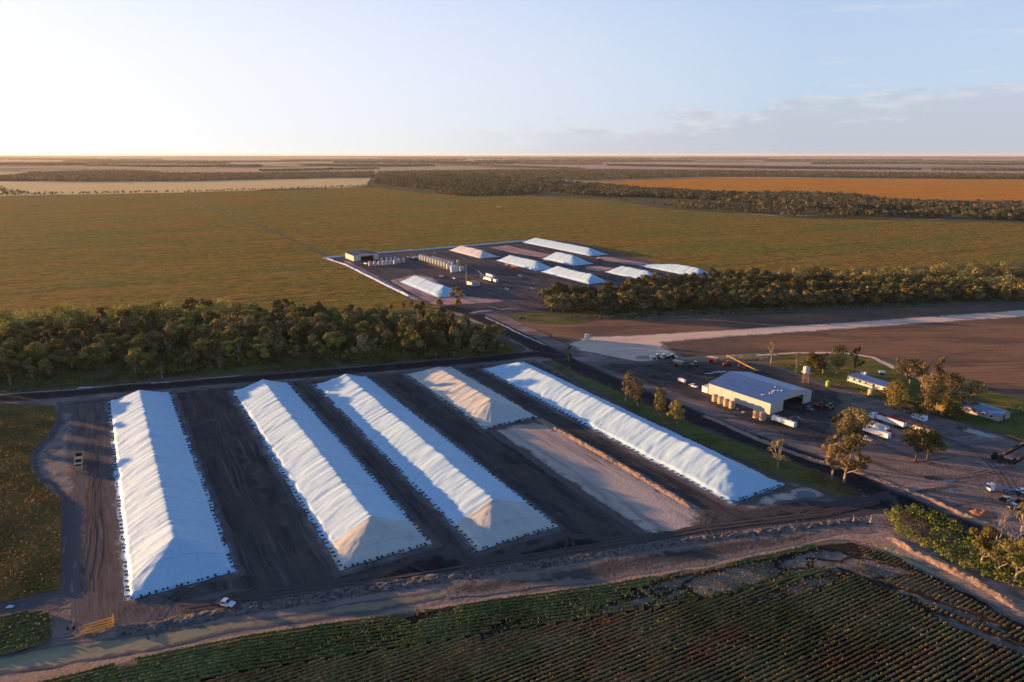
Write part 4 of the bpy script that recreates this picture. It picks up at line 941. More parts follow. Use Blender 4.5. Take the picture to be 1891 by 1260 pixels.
lone(1872, 1078, 12, 4.0, 331, 'open', m_yel, 'pale-trunked gum at the picture edge of the thicket', 1600, .34, 14)
lone(1910, 1060, 12, 4.6, 332, 'open', m_yel, 'gum cut by the picture edge above the thicket', 1300, .36, 13)
lone(1885, 985, 9, 3, 333, 'open', m_yel, 'small gum near the parked cars', 700, .36, 9)
lone(1700, 722, 12, 5.0, 350, 'open', m_lone, 'brown gum joined to the wide reddish one between the houses', 1100, .42, 12)
lone(1752, 735, 11, 4.6, 351, 'round', m_lone, 'broad low gum behind the tan hut', 1200, .42, 12)
lone(1790, 742, 9.5, 4.4, 352, 'round', m_lone, 'rounded gum behind the blue-roofed house', 1000, .42, 11)
lone(1666, 745, 8, 3.4, 353, 'bushy', m_gum, 'dark shrubby tree between the yellow-green gum and the brown clump', 700, .38, 9, m_bark)
lone(1722, 742, 13, 3.8, 354, 'column', m_gum, 'tall dark gum rising out of the brown clump', 1000, .40, 12, m_bark)
lone(1520, 690, 10, 3.2, 355, 'open', m_lone, 'thin gum on the edge of the dark bushy pair', 500, .38, 9)
# dead tree
def dead(px, py, h, seed, label):
    rd = random.Random(seed); root = thing('dead_tree', label, 'dead tree', at(px, py)); tr = MB(); br = MB()
    def grow(mb, p, d, L, r, lv):
        q = p + d * L * .5 + Vector((rd.uniform(-.05, .05), rd.uniform(-.05, .05), .03)) * L; e = p + d * L
        mb.tube([p, q, e], [r, r * .8, r * .55], 5)
        if lv:
            for k in range(rd.choice([2, 3, 3])):
                nd = (d + Vector((rd.uniform(-.8, .8), rd.uniform(-.8, .8), rd.uniform(-.1, .5)))).normalized()
                grow(br, e if k else q.lerp(e, .6), nd, L * rd.uniform(.5, .75), r * .5, lv - 1)
    for k in range(3):
        grow(tr, Vector((0, 0, -.1)), Vector((rd.uniform(-.5, .5), rd.uniform(-.4, .4), 1)).normalized(), h * .42, .2, 4)
    tr.build('trunk', m_deadwood, root); br.build('branches', m_deadwood, root)
dead(1838, 1008, 11.5, 5, 'bare grey dead tree by the road beyond the thicket')
dead(1870, 1015, 9, 9, 'smaller bare dead tree leaning at the picture edge')
# thicket
tp = pts((1636, 948), (1680, 938), (1730, 955), (1790, 985), (1840, 1010), (1900, 1040), (1960, 1080), (1960, 1130), (1880, 1090), (1800, 1062), (1720, 1022), (1650, 985))
Q = scatter(tp, 1.9, 71); r_ = np.random.RandomState(3).rand(len(Q)); dry = (fbm2(Q[:, 0] / 8, Q[:, 1] / 8, 2) + (poly_sd(Q, pts((1640, 950), (1700, 955), (1760, 985), (1720, 1000), (1650, 975)))) * .12) > .15
mass('thicket', 'green leafy thicket beside the road junction', Q[~dry], 2.6, 72, 30, m_shrub, .55, .03, 'thicket', size=.30)
mass('dry_thicket', 'browned part of the thicket beside the road junction', Q[dry], 2.2, 73, 26, m_brown, .55, .03, 'thicket', size=.28)
Q = scatter(pts((1010, 672), (1060, 676), (1300, 790), (1530, 872), (1590, 908), (1440, 880), (1300, 822), (1150, 748)), 2.2, 74); Q = Q[fbm2(Q[:, 0] / 8, Q[:, 1] / 8, 2) > .22]
mass('verge_grass', 'taller tufts in the green verge', Q, .5, 75, 8, m_shrub, 1.2, .02, 'grass', size=.3)
Q = scatter(pts((1500, 870), (1560, 890), (1595, 908), (1580, 920), (1510, 898)), 1.8, 76)
mass('verge_scrub', 'brown scrub round the foot of the largest gum', Q, .9, 77, 12, m_brown, .8, .02, 'scrub', size=.28)
Q = scatter(pts((1400, 668), (1440, 655), (1600, 660), (1700, 690), (1891, 745), (1891, 800), (1700, 752), (1560, 716)), 3.2, 79); Q = Q[fbm2(Q[:, 0] / 14, Q[:, 1] / 14, 2) > .12]
mass('paddock_tufts', 'rough tufts in the grass round the houses', Q, .6, 80, 8, m_shrub, 1.2, .02, 'grass', size=.36)

# ------------------------------------------------------------------ buildings
def paint(name, c, rough=.45, metal=0, dirt=.15): return M(name, c, [(tuple(k * (1 - dirt) * .9 for k in c), 2.5, .5, .7)], rough=rough, spec=.35, metal=metal)
m_wall = M('cream_sheet_wall', (.60, .56, .48), [((.53, .49, .42), (1.2, 1.2, 8), .5, .66)], rough=.5, bump=[((.35, .35, 30), .04)])
m_roof = M('grey_iron_roof', (.27, .35, .45), [((.23, .30, .40), (3, 12, 3), .48, .66, R(34)), ((.31, .38, .48), 8, .56, .7)], rough=.42, spec=.3, metal=.8)
m_roofb = M('blue_iron_roof', (.26, .36, .48), [((.22, .30, .40), 6, .5, .68)], rough=.4, spec=.4, metal=.75)
m_white = paint('white_paint', (.78, .78, .76)); m_offw = paint('aged_white_paint', (.62, .58, .50))
m_red = paint('red_paint', (.40, .055, .035)); m_maroon = M('maroon_tarp', (.17, .022, .045), [((.13, .02, .035), 1.5, .5, .7)], rough=.7)
m_orange_p = paint('orange_paint', (.50, .12, .04)); m_yellow = paint('yellow_paint', (.56, .36, .06)); m_ochre = M('ochre_steel', (.66, .38, .08), [((.52, .27, .06), .9, .48, .66)], rough=.6)
m_tan = paint('tan_paint', (.50, .34, .15)); m_dark = paint('dark_steel', (.028, .028, .032), .5); m_tyre = M('tyre_rubber', (.02, .02, .022), rough=.85)
m_glass = M('dark_glass', (.02, .025, .032), rough=.08, spec=.6); m_grey = paint('grey_steel', (.22, .22, .23), .5, .3); m_silver = M('galvanised_steel', (.52, .50, .47), [((.42, .41, .40), (2, 2, 5), .5, .68)], rough=.4, metal=.3, spec=.4)
m_lime = paint('lime_paint', (.34, .40, .06)); m_rim = paint('pale_rim', (.55, .50, .40)); m_poly = paint('tan_poly_tank', (.52, .37, .22), .5); m_rustp = M('pink_primer', (.42, .20, .13), rough=.7)

# main shed
A_, B_, = at(1308, 728), at(1426, 765)
rz = R(-55.5); fx = Vector((math.cos(rz), math.sin(rz), 0)); fy = Vector((-math.sin(rz), math.cos(rz), 0))
def shed(label, org, rz, L, W, he, hr, wallm, roofm, opens=(), domes=0, name='machinery_shed', windows=(), doors=(), over=.5, lean=None):
    """x along the long wall from its far end, y across towards the back"""
    root = thing(name, label, 'shed' if name != 'farm_house' else 'house', org, rz)
    w = MB(); T = .2
    w.box((L / 2, T / 2, he / 2), (L, T, he)); w.box((L / 2, W - T / 2, he / 2), (L, T, he))
    def gable(x, op):
        if op is None:
            w.add([(x, T, 0), (x, W - T, 0), (x, W - T, he), (x, W / 2, hr), (x, T, he), (x + T, T, 0), (x + T, W - T, 0), (x + T, W - T, he), (x + T, W / 2, hr), (x + T, T, he)],
                  [(0, 1, 2, 3, 4), (9, 8, 7, 6, 5), (0, 5, 6, 1), (1, 6, 7, 2), (2, 7, 8, 3), (3, 8, 9, 4), (4, 9, 5, 0)])
        else:
            y0, y1, z1 = op
            zt = lambda y: he + (hr - he) * (1 - abs(y - W / 2) / (W / 2))
            for (ya, yb, zb) in ((T, y0, 0), (y1, W - T, 0)):
                if yb - ya > .05: w.add([(x, ya, zb), (x, yb, zb), (x, yb, zt(yb)), (x, ya, zt(ya)), (x + T, ya, zb), (x + T, yb, zb), (x + T, yb, zt(yb)), (x + T, ya, zt(ya))], [(0, 1, 2, 3), (7, 6, 5, 4), (0, 4, 5, 1), (1, 5, 6, 2), (2, 6, 7, 3), (3, 7, 4, 0)])
            P_ = [(y0, z1), (y1, z1), (y1, zt(y1)), (W / 2, zt(W / 2)), (y0, zt(y0))]
            if not (y0 < W / 2 < y1): P_ = [(y0, z1), (y1, z1), (y1, zt(y1)), (y0, zt(y0))]
            n = len(P_); V = [(x, y, z) for y, z in P_] + [(x + T, y, z) for y, z in P_]
            w.add(V, [tuple(range(n)), tuple(range(2 * n - 1, n - 1, -1))] + [(i, i + n, (i + 1) % n + n, (i + 1) % n) for i in range(n)])
    gable(0, None); gable(L - T, opens[0] if opens else None)
    wl = w.build('wall', wallm, root)
    sl = (hr - he) / (W / 2); th = .14
    rf = None
    for sgn in (0, 1):
        m_ = MB(); o = over
        ya, yb = (-o, W / 2) if sgn == 0 else (W / 2, W + o)
        za, zb = (he - sl * o, hr) if sgn == 0 else (hr, he - sl * o)
        m_.add([(-o, ya, za + .02), (L + o, ya, za + .02), (L + o, yb, zb + .02), (-o, yb, zb + .02), (-o, ya, za + th), (L + o, ya, za + th), (L + o, yb, zb + th), (-o, yb, zb + th)], [(3, 2, 1, 0), (4, 5, 6, 7), (0, 1, 5, 4), (1, 2, 6, 5), (2, 3, 7, 6), (3, 0, 4, 7)])
        n = int(L / 1.1)
        for i in range(n):
            xx = (i + .5) * L / n
            m_.add([(xx - .05, ya, za + th), (xx + .05, ya, za + th), (xx + .05, yb, zb + th), (xx - .05, yb, zb + th), (xx, ya, za + th + .07), (xx, yb, zb + th + .07)], [(0, 1, 4), (3, 5, 2), (0, 4, 5, 3), (1, 2, 5, 4)])
        rf = m_.build('roof', roofm, root)
    for k in range(domes):
        rd = random.Random(k + 4); xx = L * rd.uniform(.72, .95); yy = W * rd.uniform(.10, .46); zz = he + sl * yy + th
        MB().lathe([(.34, -.05), (.34, .12), (.28, .3), (.12, .42), (.01, .45)], 10, (xx, yy, zz)).build('roof_vent', m_white, rf, smooth=True)
    for (side, a, b, z0, z1) in windows:
        m_ = MB(); y = -.03 if side == 0 else W + .03
        m_.box(((a + b) / 2, y, (z0 + z1) / 2), (b - a, .06, z1 - z0)); wd = m_.build('window', m_glass, root)
        f_ = MB(); t_ = .09
        for (cx, cz, dx, dz) in (((a + b) / 2, z0, b - a + .2, t_), ((a + b) / 2, z1, b - a + .2, t_), (a, (z0 + z1) / 2, t_, z1 - z0), (b, (z0 + z1) / 2, t_, z1 - z0)): f_.box((cx, y - .03 if side == 0 else y + .03, cz), (dx, .05, dz))
        f_.build('frame', m_white, wd)
    for (x, y, dx, dy, z1, mt) in doors:
        MB().box((x, y, z1 / 2), (dx, dy, z1)).build('door', mt, root)
    return root
shed('large cream farm shed with a grey iron roof and open gable end', A_, rz, 35.5, 31.5, 5.4, 8.6, m_wall, m_roof, opens=[(9.5, 25, 5.0)], domes=9, over=.4,
     doors=[(21, -.02, .06, .06, .1, m_dark)])
# small lean-to at the near-left end of the shed
root = thing('site_office', 'small white cabin against the end wall of the large shed', 'cabin', A_ + fx * -4.2 + fy * -.2, rz)
MB().box((1.9, 3.2, 1.45), (3.6, 6.2, 2.9)).build('wall', m_white, root); MB().box((1.9, 3.2, 2.98), (4, 6.6, .16)).build('roof', m_offw, root); MB().box((.07, 3.2, 1.7), (.08, 1.2, .9)).build('window', m_glass, root)

def tank(px, py, r, h, mat, label, name='round_tank', group=None, dome=.35, ribs=4, cat='tank'):
    root = thing(name, label, cat, at(px, py), 0, group)
    pr = [(r, 0)]
    for k in range(ribs):
        z = h * (k + 1) / (ribs + 1); pr += [(r, z - .12), (r * 1.03, z), (r, z + .12)]
    pr += [(r, h), (r * .96, h + .06)]
    MB().lathe(pr, 20).build('shell', mat, root, smooth=False)
    MB().lathe([(r * .99, h + .05), (r * .7, h + dome * .6), (r * .25, h + dome), (r * .24, h + dome + .15), (.02, h + dome + .18)], 20).build('lid', mat, root, smooth=False)
    return root
for i, (px, py) in enumerate([(1320, 742), (1330.5, 746), (1341, 750.5), (1351.5, 754.5)]):
    tank(px, py, 1.45, 3.1, m_poly, ['round tan tank farthest along the shed wall, first of four', 'round tan tank second of four beside the shed wall', 'round tan tank third of four beside the shed wall', 'round tan tank nearest the camera of four beside the shed wall'][i], group='tan tanks along the shed wall')
tank(1396, 772, 1.5, 3.3, m_poly, 'orange-lit round tank, farther of two at the shed corner', group='pair of tanks at the shed corner')
tank(1408, 776.5, 1.5, 3.4, m_poly, 'orange-lit round tank, nearer of two at the shed corner', group='pair of tanks at the shed corner')
tank(1084, 628, 1.7, 3.4, m_offw, 'white round tank alone beside the pale gravel road')
# junk along the shed wall
def pallet_stack(px, py, rz, label, mat, n=4):
    root = thing('pallet_stack', label, 'pallet stack', at(px, py), rz)
    for k in range(n):
        p = MB()
        for y in (-.5, 0, .5): p.box((0, y, .06 + k * .15), (1.2, .1, .1))
        for x in (-.5, -.25, 0, .25, .5): p.box((x, 0, .125 + k * .15), (.14, 1.2, .03))
        p.build('pallet', mat, root)
pallet_stack(1362, 757, .4, 'low grey pallet stack by the shed wall', m_grey); pallet_stack(1372, 763, .9, 'second grey pallet stack nearer the tank pair', m_offw, 3)

# wheels and vehicles -------------------------------------------------
def wheel(parent, x, y, r, w, rim=m_rim, name='wheel'):
    t = MB().lathe([(r * .55, -w / 2), (r * .92, -w / 2), (r, -w * .32), (r, w * .32), (r * .92, w / 2), (r * .55, w / 2)], 16)
    t.v = [(x + a, y + c, r + b) for a, b, c in t.v]
    o = t.build(name, m_tyre, parent)
    h = MB().lathe([(r * .56, -w * .36), (r * .2, -w * .44), (r * .2, w * .44), (r * .56, w * .36)], 12); h.v = [(x + a, y + c, r + b) for a, b, c in h.v]
    h.build('rim', rim, o); return o

def ute(px, py, rz, label, body=m_white, tray=m_grey):
    root = thing('utility_truck', label, 'utility truck', at(px, py), rz)
    b = MB(); b.prism([(2.5, .45), (2.6, .85), (2.35, 1.05), (1.2, 1.15), (.5, 1.78), (-.75, 1.82), (-.9, 1.1), (-.9, .45)], -.9, .9); b.build('body', body, root, bevel=.06)
    g_ = MB(); g_.add([(1.16, -.78, 1.2), (1.16, .78, 1.2), (.56, .7, 1.72), (.56, -.7, 1.72)], [(0, 1, 2, 3)])
    g_.v = [(x + .03, y, z + .03) for x, y, z in g_.v]; g_.build('windscreen', m_glass, root)
    for s in (-1, 1):
        q = MB(); q.add([(.95, s * .912, 1.16), (.45, s * .912, 1.68), (-.6, s * .912, 1.70), (-.7, s * .912, 1.16)], [(0, 1, 2, 3)]); q.build('side_window', m_glass, root)
    t = MB(); t.box((-1.75, 0, .82), (1.7, 1.84, .1)); t.box((-1.75, .9, 1.02), (1.7, .05, .34)); t.box((-1.75, -.9, 1.02), (1.7, .05, .34)); t.box((-2.58, 0, 1.02), (.05, 1.84, .34)); t.box((-.93, 0, 1.3), (.06, 1.84, .95)); t.build('tray', tray, root)
    MB().box((-.3, 0, .5), (4.4, .8, .2)).build('chassis', m_dark, root)
    for x in (1.65, -1.6):
        for y in (-.8, .8): wheel(root, x, y, .37, .25)
    return root
ute(417, 1120, R(-14), 'white utility truck parked on the dark soil by the spoil bank')
ute(1280, 716, rz + R(2), 'white utility truck parked nose to the large shed')

def lorry_wheels(root, xs, y=.98, r=.5):
    for x in xs:
        for s in (-1, 1): wheel(root, x, s * y, r, .42 if x < 0 else .3)

def semi(px, py, rz, label, top=m_maroon, cab=m_white, tl=12.5):
    root = thing('semi_trailer_truck', label, 'truck', at(px, py), rz)
    c = MB(); c.prism([(7.2, .6), (7.25, 1.5), (5.9, 1.85), (5.5, 2.9), (3.6, 3.3), (3.5, .6)], -1.2, 1.2); c.build('cab', cab, root, bevel=.08)
    g_ = MB(); g_.add([(5.92, -1.05, 1.95), (5.92, 1.05, 1.95), (5.58, 1, 2.75), (5.58, -1, 2.75)], [(0, 1, 2, 3)]); g_.v = [(x + .04, y, z) for x, y, z in g_.v]; g_.build('windscreen', m_glass, root)
    for s in (-1, 1):
        MB().box((5.0, s * 1.21, 2.3), (.8, .03, .7)).build('side_window', m_glass, root)
        MB().cyl((3.35, s * 1.0, 1.2), (3.35, s * 1.0, 3.9), .09).build('exhaust', m_silver, root)
    MB().box((3.6, 0, .75), (6.6, .9, .25)).build('chassis', m_dark, root)
    t = MB(); t.box((2.6 - tl / 2, 0, 2.25), (tl, 2.45, 2.1)); t.build('trailer', m_white, root, bevel=.04)
    for k in range(9): MB().box((2.3 - k * tl / 9, -1.24, 2.25), (.06, .05, 2.0)).build('post', m_offw, root)
    w = MB(); w.prism([(-1.24, 3.31), (1.24, 3.31), (1.15, 3.5), (.5, 3.72), (-.5, 3.72), (-1.15, 3.5)], 2.6 - tl, 2.55); w.v = [(y, x, z) for x, y, z in w.v]; w.build('trailer_tarp', top, root)
    MB().box((2.6 - tl / 2, 0, 1.05), (tl - .5, 1, .22)).build('trailer_frame', m_dark, root)
    lorry_wheels(root, [6.4]); lorry_wheels(root, [2.2, .9, 2.6 - tl + 1.2, 2.6 - tl + 2.4, 2.6 - tl + 3.6])
    return root
semi(1630, 781, R(-59.6) + math.pi, 'white semi-trailer with a maroon tarp roof parked among the gums')
def box_trailer(px, py, rz, L, label, body, top=None, h=1.7, posts=6, name='box_trailer'):
    root = thing(name, label, 'trailer', at(px, py), rz)
    MB().box((0, 0, 1.15 + h / 2), (L, 2.45, h)).build('body', body, root, bevel=.05)
    for k in range(posts):
        x = -L / 2 + (k + .5) * L / posts
        MB().box((x, -1.245, 1.15 + h / 2), (.07, .05, h * .94)).build('post', m_offw, root)
    if top:
        w = MB(); w.prism([(-1.24, 1.16 + h), (1.24, 1.16 + h), (1.0, 1.45 + h), (-1.0, 1.45 + h)], -L / 2, L / 2); w.v = [(y, x, z) for x, y, z in w.v]; w.build('trailer_tarp', top, root)
    MB().box((0, 0, .98), (L * .96, 1, .22)).build('chassis', m_dark, root)
    lorry_wheels(root, [-L / 2 + 1, -L / 2 + 2.2]); lorry_wheels(root, [L / 2 - 1.2])
    return root
box_trailer(1683, 794, R(-59.6), 8.5, 'low white trailer with orange cover behind the semi-trailer', m_offw, m_orange_p, 1.2)
box_trailer(1704, 803, R(-59.6), 8, 'last white trailer with a red-orange cover in the parked line', m_white, m_orange_p, 1.9)
box_trailer(1618, 807, R(-57), 11, 'long bright white ribbed trailer under the broad brown gum', m_white, None, 2.0, 8)
box_trailer(1622, 796, R(-57), 8, 'shorter white trailer parked behind the ribbed one', m_white, m_offw, 1.5)
box_trailer(1684, 759, R(-62), 9, 'rusty orange flat-bodied trailer under the yellow gums', m_orange_p, None, .9)
ute(1598, 814, R(-50), 'pale utility truck half under the broad brown gum', m_offw)
ute(1641, 803, R(-57), 'red utility truck between the trailers and the semi', m_red, m_red)
# caravan
root = thing('caravan', 'white caravan with dark windows beside the yellow gums', 'caravan', at(1697, 777), R(-62))
c = MB(); c.prism([(-3.1, .5), (-3.2, 2.2), (-2.9, 2.75), (2.5, 2.75), (3.0, 2.1), (3.2, 1.2), (2.9, .5)], -1.2, 1.2); c.v = [(-x, y, z) for x, y, z in c.v]; c.build('body', m_white, root, bevel=.1)
for x in (-2.1, .3, 1.9): MB().box((x, -1.215, 1.75), (.9, .04, .6)).build('window', m_glass, root)
MB().box((-.9, -1.215, 1.45), (.7, .03, 1.7)).build('door', m_offw, root)
for s in (-1, 1): wheel(root, .2, s * 1.05, .36, .22)
MB().box((3.6, 0, .55), (1.4, .12, .12)).build('drawbar', m_dark, root)

# fuel trailer by the shed: long white rounded tank with a small dark and red mark
root = thing('tanker_trailer', 'long white tanker trailer parked at the open end of the large shed', 'tanker trailer', at(1447, 787), R(-56))
t = MB(); n = 14; prf = [(1.25 * abs(math.cos(a)) ** .6 * (1 if math.cos(a) > 0 else -1), 2.15 + 1.15 * abs(math.sin(a)) ** .6 * (1 if math.sin(a) > 0 else -1)) for a in [2 * math.pi * k / 20 for k in range(20)]]
t.prism(prf, -5.6, 5.6); t.v = [(y, x, z) for x, y, z in t.v]; t.build('tank', m_white, root, bevel=.05)
MB().box((0, 0, 3.36), (9.4, .5, .1)).build('walkway', m_grey, root)
for x in (-3.5, 0, 3.2): MB().cyl((x, 0, 3.3), (x, 0, 3.55), .38).build('hatch', m_offw, root)
mk = MB(); mk.box((-.35, -1.265, 2.35), (.55, .03, .42)); mk.box((-1.1, -1.265, 2.35), (.3, .03, .42)); mk.build('mark', m_maroon, root)
mk = MB(); mk.box((.45, -1.265, 2.35), (.5, .03, .36)); mk.box((1.15, -1.265, 2.35), (.4, .03, .36)); mk.build('mark', m_dark, root)
MB().box((0, 0, .9), (10.6, 1.0, .25)).build('chassis', m_dark, root)
lorry_wheels(root, [-4.4, -3.2, -2.0]); lorry_wheels(root, [4.2])
# blue ute beside tanker
ute(1470, 777, R(-30), 'dark blue utility truck behind the white tanker trailer', paint('blue_paint', (.06, .12, .25)), m_grey)
# small tank trailer
root = thing('water_trailer', 'white cylindrical water trailer behind the utility truck', 'trailer', at(1259, 709), rz)
MB().tube([(-2.0, 0, 1.75), (-1.95, 0, 1.75), (1.95, 0, 1.75), (2.0, 0, 1.75)], [.7, .95, .95, .7], 16).build('tank', m_white, root, smooth=False)
MB().box((.3, 0, .68), (5, 1, .18)).build('frame', m_dark, root); MB().cyl((0, 0, 2.6), (0, 0, 2.9), .3).build('hatch', m_offw, root)
for x in (-.9, .4):
    for s in (-1, 1): wheel(root, x, s * .95, .42, .28)

def tractor(px, py, rz, label, body, cabm, rim, front=1.0, name='tractor'):
    root = thing(name, label, 'tractor', at(px, py), rz)
    b = MB(); b.prism([(2.6, .8), (2.6, 1.55), (2.3, 1.75), (.5, 1.9), (-.2, 1.2), (-1.4, 1.2), (-1.4, .8)], -.5, .5); b.build('bonnet', body, root, bevel=.06)
    MB().box((-.45, 0, 1.45), (1.5, 1.5, .35)).build('cab_floor', body, root)
    MB().box((-.45, 0, 2.3), (1.35, 1.4, 1.35), taper=(.86, .88)).build('cab_glass', m_glass, root)
    MB().box((-.45, 0, 3.06), (1.5, 1.55, .18)).build('cab_roof', cabm, root, bevel=.05)
    for s in (-1, 1):
        f = MB(); f.prism([(-1.6, 1.7), (-1.3, 2.02), (-.3, 2.02), (0, 1.7), (-.3, 1.88), (-1.3, 1.88)], s * .62, s * 1.25); f.build('mudguard', body, root)
        wheel(root, -.8, s * 1.15, .95, .6, rim); wheel(root, 1.9, s * .95, .62 * front, .42, rim)
    MB().cyl((1.4, .3, 1.8), (1.4, .3, 2.9), .06).build('exhaust', m_dark, root)
    return root
tractor(1213, 664, R(200), 'white-roofed tractor, first in the line by the pale gravel', m_offw, m_white, m_rim)
tractor(1225, 664, R(205), 'white-roofed tractor, second in the line by the pale gravel', m_white, m_white, m_rim)
tractor(1240, 664, R(190), 'white-roofed tractor, last in the line by the pale gravel', m_dark, m_white, m_rim)
tractor(1343, 677, R(190), 'red tractor with cream wheels under the raised grain auger', m_red, m_red, m_rim, 1.3)
tractor(1282, 678, R(170), 'yellow tractor with its white roof beside the black yard', m_yellow, m_white, m_yellow, 1.3)
def chaser(px, py, rz, label, body):
    root = thing('chaser_bin', label, 'grain cart', at(px, py), rz)
    b = MB(); b.add([(-3, -1.5, 3), (3, -1.5, 3), (3, 1.5, 3), (-3, 1.5, 3), (-1.8, -.5, 1.1), (1.8, -.5, 1.1), (1.8, .5, 1.1), (-1.8, .5, 1.1)], [(4, 5, 6, 7), (0, 1, 5, 4), (1, 2, 6, 5), (2, 3, 7, 6), (3, 0, 4, 7), (0, 3, 2, 1)]); b.build('bin', body, root)
    MB().prism([(-1.5, 3.02), (1.5, 3.02), (0, 3.45)], -3, 3).build('cover', m_offw, root, rz=math.pi / 2)
    MB().box((1.5, 0, .9), (5.6, .3, .25)).build('drawbar', m_dark, root); MB().tube([(1.8, -1.4, 1), (2.0, -1.9, 3.2), (2.1, -2.6, 4.0)], .2, 8).build('auger', body, root)
    for s in (-1, 1): wheel(root, -.4, s * 1.55, .9, .6)
    return root
chaser(1252, 677, R(-40), 'yellow grain cart next to the white-roofed tractors', m_yellow)
chaser(1316, 670, R(-35), 'red grain cart next to the red tractor', m_red)
root = thing('seed_tanks', 'grey frame of pale tanks on the edge of the pale gravel', 'tanks', at(1187, 662), R(5))
for k in range(4): MB().lathe([(.75, .5), (.8, 1), (.8, 1.7), (.3, 2.1), (.05, 2.15)], 12, (k * 1.9 - 2.8, 0, 0)).build('tank', m_silver, root)
MB().box((0, 0, .35), (8, 1.6, .2)).build('frame', m_grey, root)

# grain auger
h0 = at(1398, 687); h1 = at(1343, 657, 5.6)
root = thing('grain_auger', 'long yellow grain auger raised on wheels behind the large shed', 'auger', h0)
d = h1 - h0
MB().tube([(0, 0, .5), d * .5 + Vector((0, 0, .2)), d], .42, 8).build('tube', m_ochre, root)
hp_ = MB(); hp_.add([(-1, -1, .9), (1, -1, .9), (1, 1, .9), (-1, 1, .9), (-.4, -.4, .15), (.4, -.4, .15), (.4, .4, .15), (-.4, .4, .15)], [(0, 1, 2, 3), (7, 6, 5, 4), (0, 4, 5, 1), (1, 5, 6, 2), (2, 6, 7, 3), (3, 7, 4, 0)]); hp_.build('hopper', m_rustp, root)
MB().tube([d, d + Vector((0, 0, -1.2))], .3, 8).build('spout', m_ochre, root)
fr = MB(); nrm = Vector((-d.y, d.x, 0)).normalized()
for s in (-1, 1):
    base = d * .55 + nrm * s * 1.4; base.z = .5; fr.tube([base, d * .62], .07, 6); fr.tube([base, d * .3], .06, 6)
fr.build('undercarriage', m_red, root)
for s in (-1, 1):
    b_ = d * .55 + nrm * s * 1.4; wheel(root, b_.x, b_.y, .5, .28)

# water tower
p = at(1485, 723); root = thing('water_tower', 'tall pink-legged water tower with a round pale tank', 'water tower', p)
for s in (-1, 1):
    for q in (-1, 1):
        MB().cyl((s * 1.5, q * 1.5, 0), (s * .95, q * .95, 9.6), .09, n=6).build('leg', m_rustp, root)
br = MB()
for z0, z1 in ((.3, 3.2), (3.2, 6.2), (6.2, 9.2)):
    a0_, a1_ = 1.5 - .057 * z0, 1.5 - .057 * z1
    for (s, q, s2, q2) in ((-1, -1, 1, -1), (1, -1, 1, 1), (1, 1, -1, 1), (-1, 1, -1, -1)):
        br.cyl((s * a0_, q * a0_, z0), (s2 * a1_, q2 * a1_, z1), .045, n=5); br.cyl((s2 * a0_, q2 * a0_, z0), (s * a1_, q * a1_, z1), .045, n=5); br.cyl((s * a1_, q * a1_, z1), (s2 * a1_, q2 * a1_, z1), .05, n=5)
br.build('bracing', m_rustp, root)
MB().box((0, 0, 9.7), (3.6, 3.6, .2)).build('platform', m_offw, root)
MB().lathe([(1.55, 9.82), (1.6, 10.4), (1.6, 12.3), (1.2, 12.75), (.3, 13.0), (.02, 13.02)], 18).build('tank', m_offw, root)
tank(1529, 714, 1.3, 2.2, m_lime, 'lime green round tank near the water tower', 'round_tank', None, .8)
tractor(1513, 755, R(120), 'orange-red tractor just outside the open shed end', m_orange_p, m_red, m_rim)
tractor(1531, 757, R(100), 'small yellow-green tractor outside the open shed end', m_lime, m_yellow, m_yellow)
ute(1492, 758, R(-60), 'grey utility truck in the mouth of the open shed', m_grey, m_dark)

# houses
H1 = at(1568, 704); rz1 = R(-62)
shed('long low white farmhouse with a flat grey roof and posted front', H1, rz1, 22.5, 7.5, 2.7, 3.5, m_offw, m_roof, name='farm_house', over=.7,
     windows=[(0, 2, 3.4, 1, 2.1), (0, 5.5, 7, 1, 2.1), (0, 9, 10.4, 1, 2.1), (0, 13, 14.4, 1, 2.1), (0, 19, 20.2, 1, 2.1)], doors=[(11.6, -.03, .9, .06, 2.05, m_tan), (16.8, -.03, .9, .06, 2.05, m_tan)])
vr = thing('verandah', 'posted white verandah fence along the long low farmhouse', 'verandah', H1, rz1)
for k in range(10): MB().box((.3 + k * 1.55, -1.6, 1.2), (.14, .14, 2.4)).build('post', m_white, vr)
MB().box((7.3, -1.6, .8), (14.3, .06, .9)).build('railing', m_offw, vr); MB().box((7.3, -1.15, 2.46), (14.8, 1.0, .08)).build('verandah_roof', m_roof, vr)
tank(1608, 730, 1.5, 2.7, m_poly, 'round tan tank against the front of the long farmhouse')
tank(1591, 697, .8, 2.6, m_white, 'slim white tank behind the long farmhouse', dome=.2); tank(1597, 701, .9, 3.6, m_white, 'taller white tank behind the long farmhouse', dome=.2)
ute(1634, 728, R(-65), 'dark utility truck at the end of the long farmhouse', m_dark, m_dark)
H2 = at(1777, 760); rz2 = R(-60)
shed('small grey house with a blue iron roof and four dark windows', H2, rz2, 15.5, 9.5, 2.7, 4.1, paint('grey_board', (.40, .36, .33)), m_roofb, name='farm_house', over=.5,
     windows=[(0, 1.2, 2.2, 1.0, 2.1), (0, 4.5, 5.6, 1.0, 2.1), (0, 8.2, 9.3, 1.0, 2.1), (0, 11.8, 12.9, 1.0, 2.1)], doors=[(15.53, 4.2, .06, 1.5, 2.2, m_dark)])
root = thing('tan_hut', 'small tan hut with a white chimney among the gums', 'hut', at(1732, 764), R(-40))
MB().box((0, 0, 1.4), (5, 4, 2.8)).build('wall', m_tan, root)
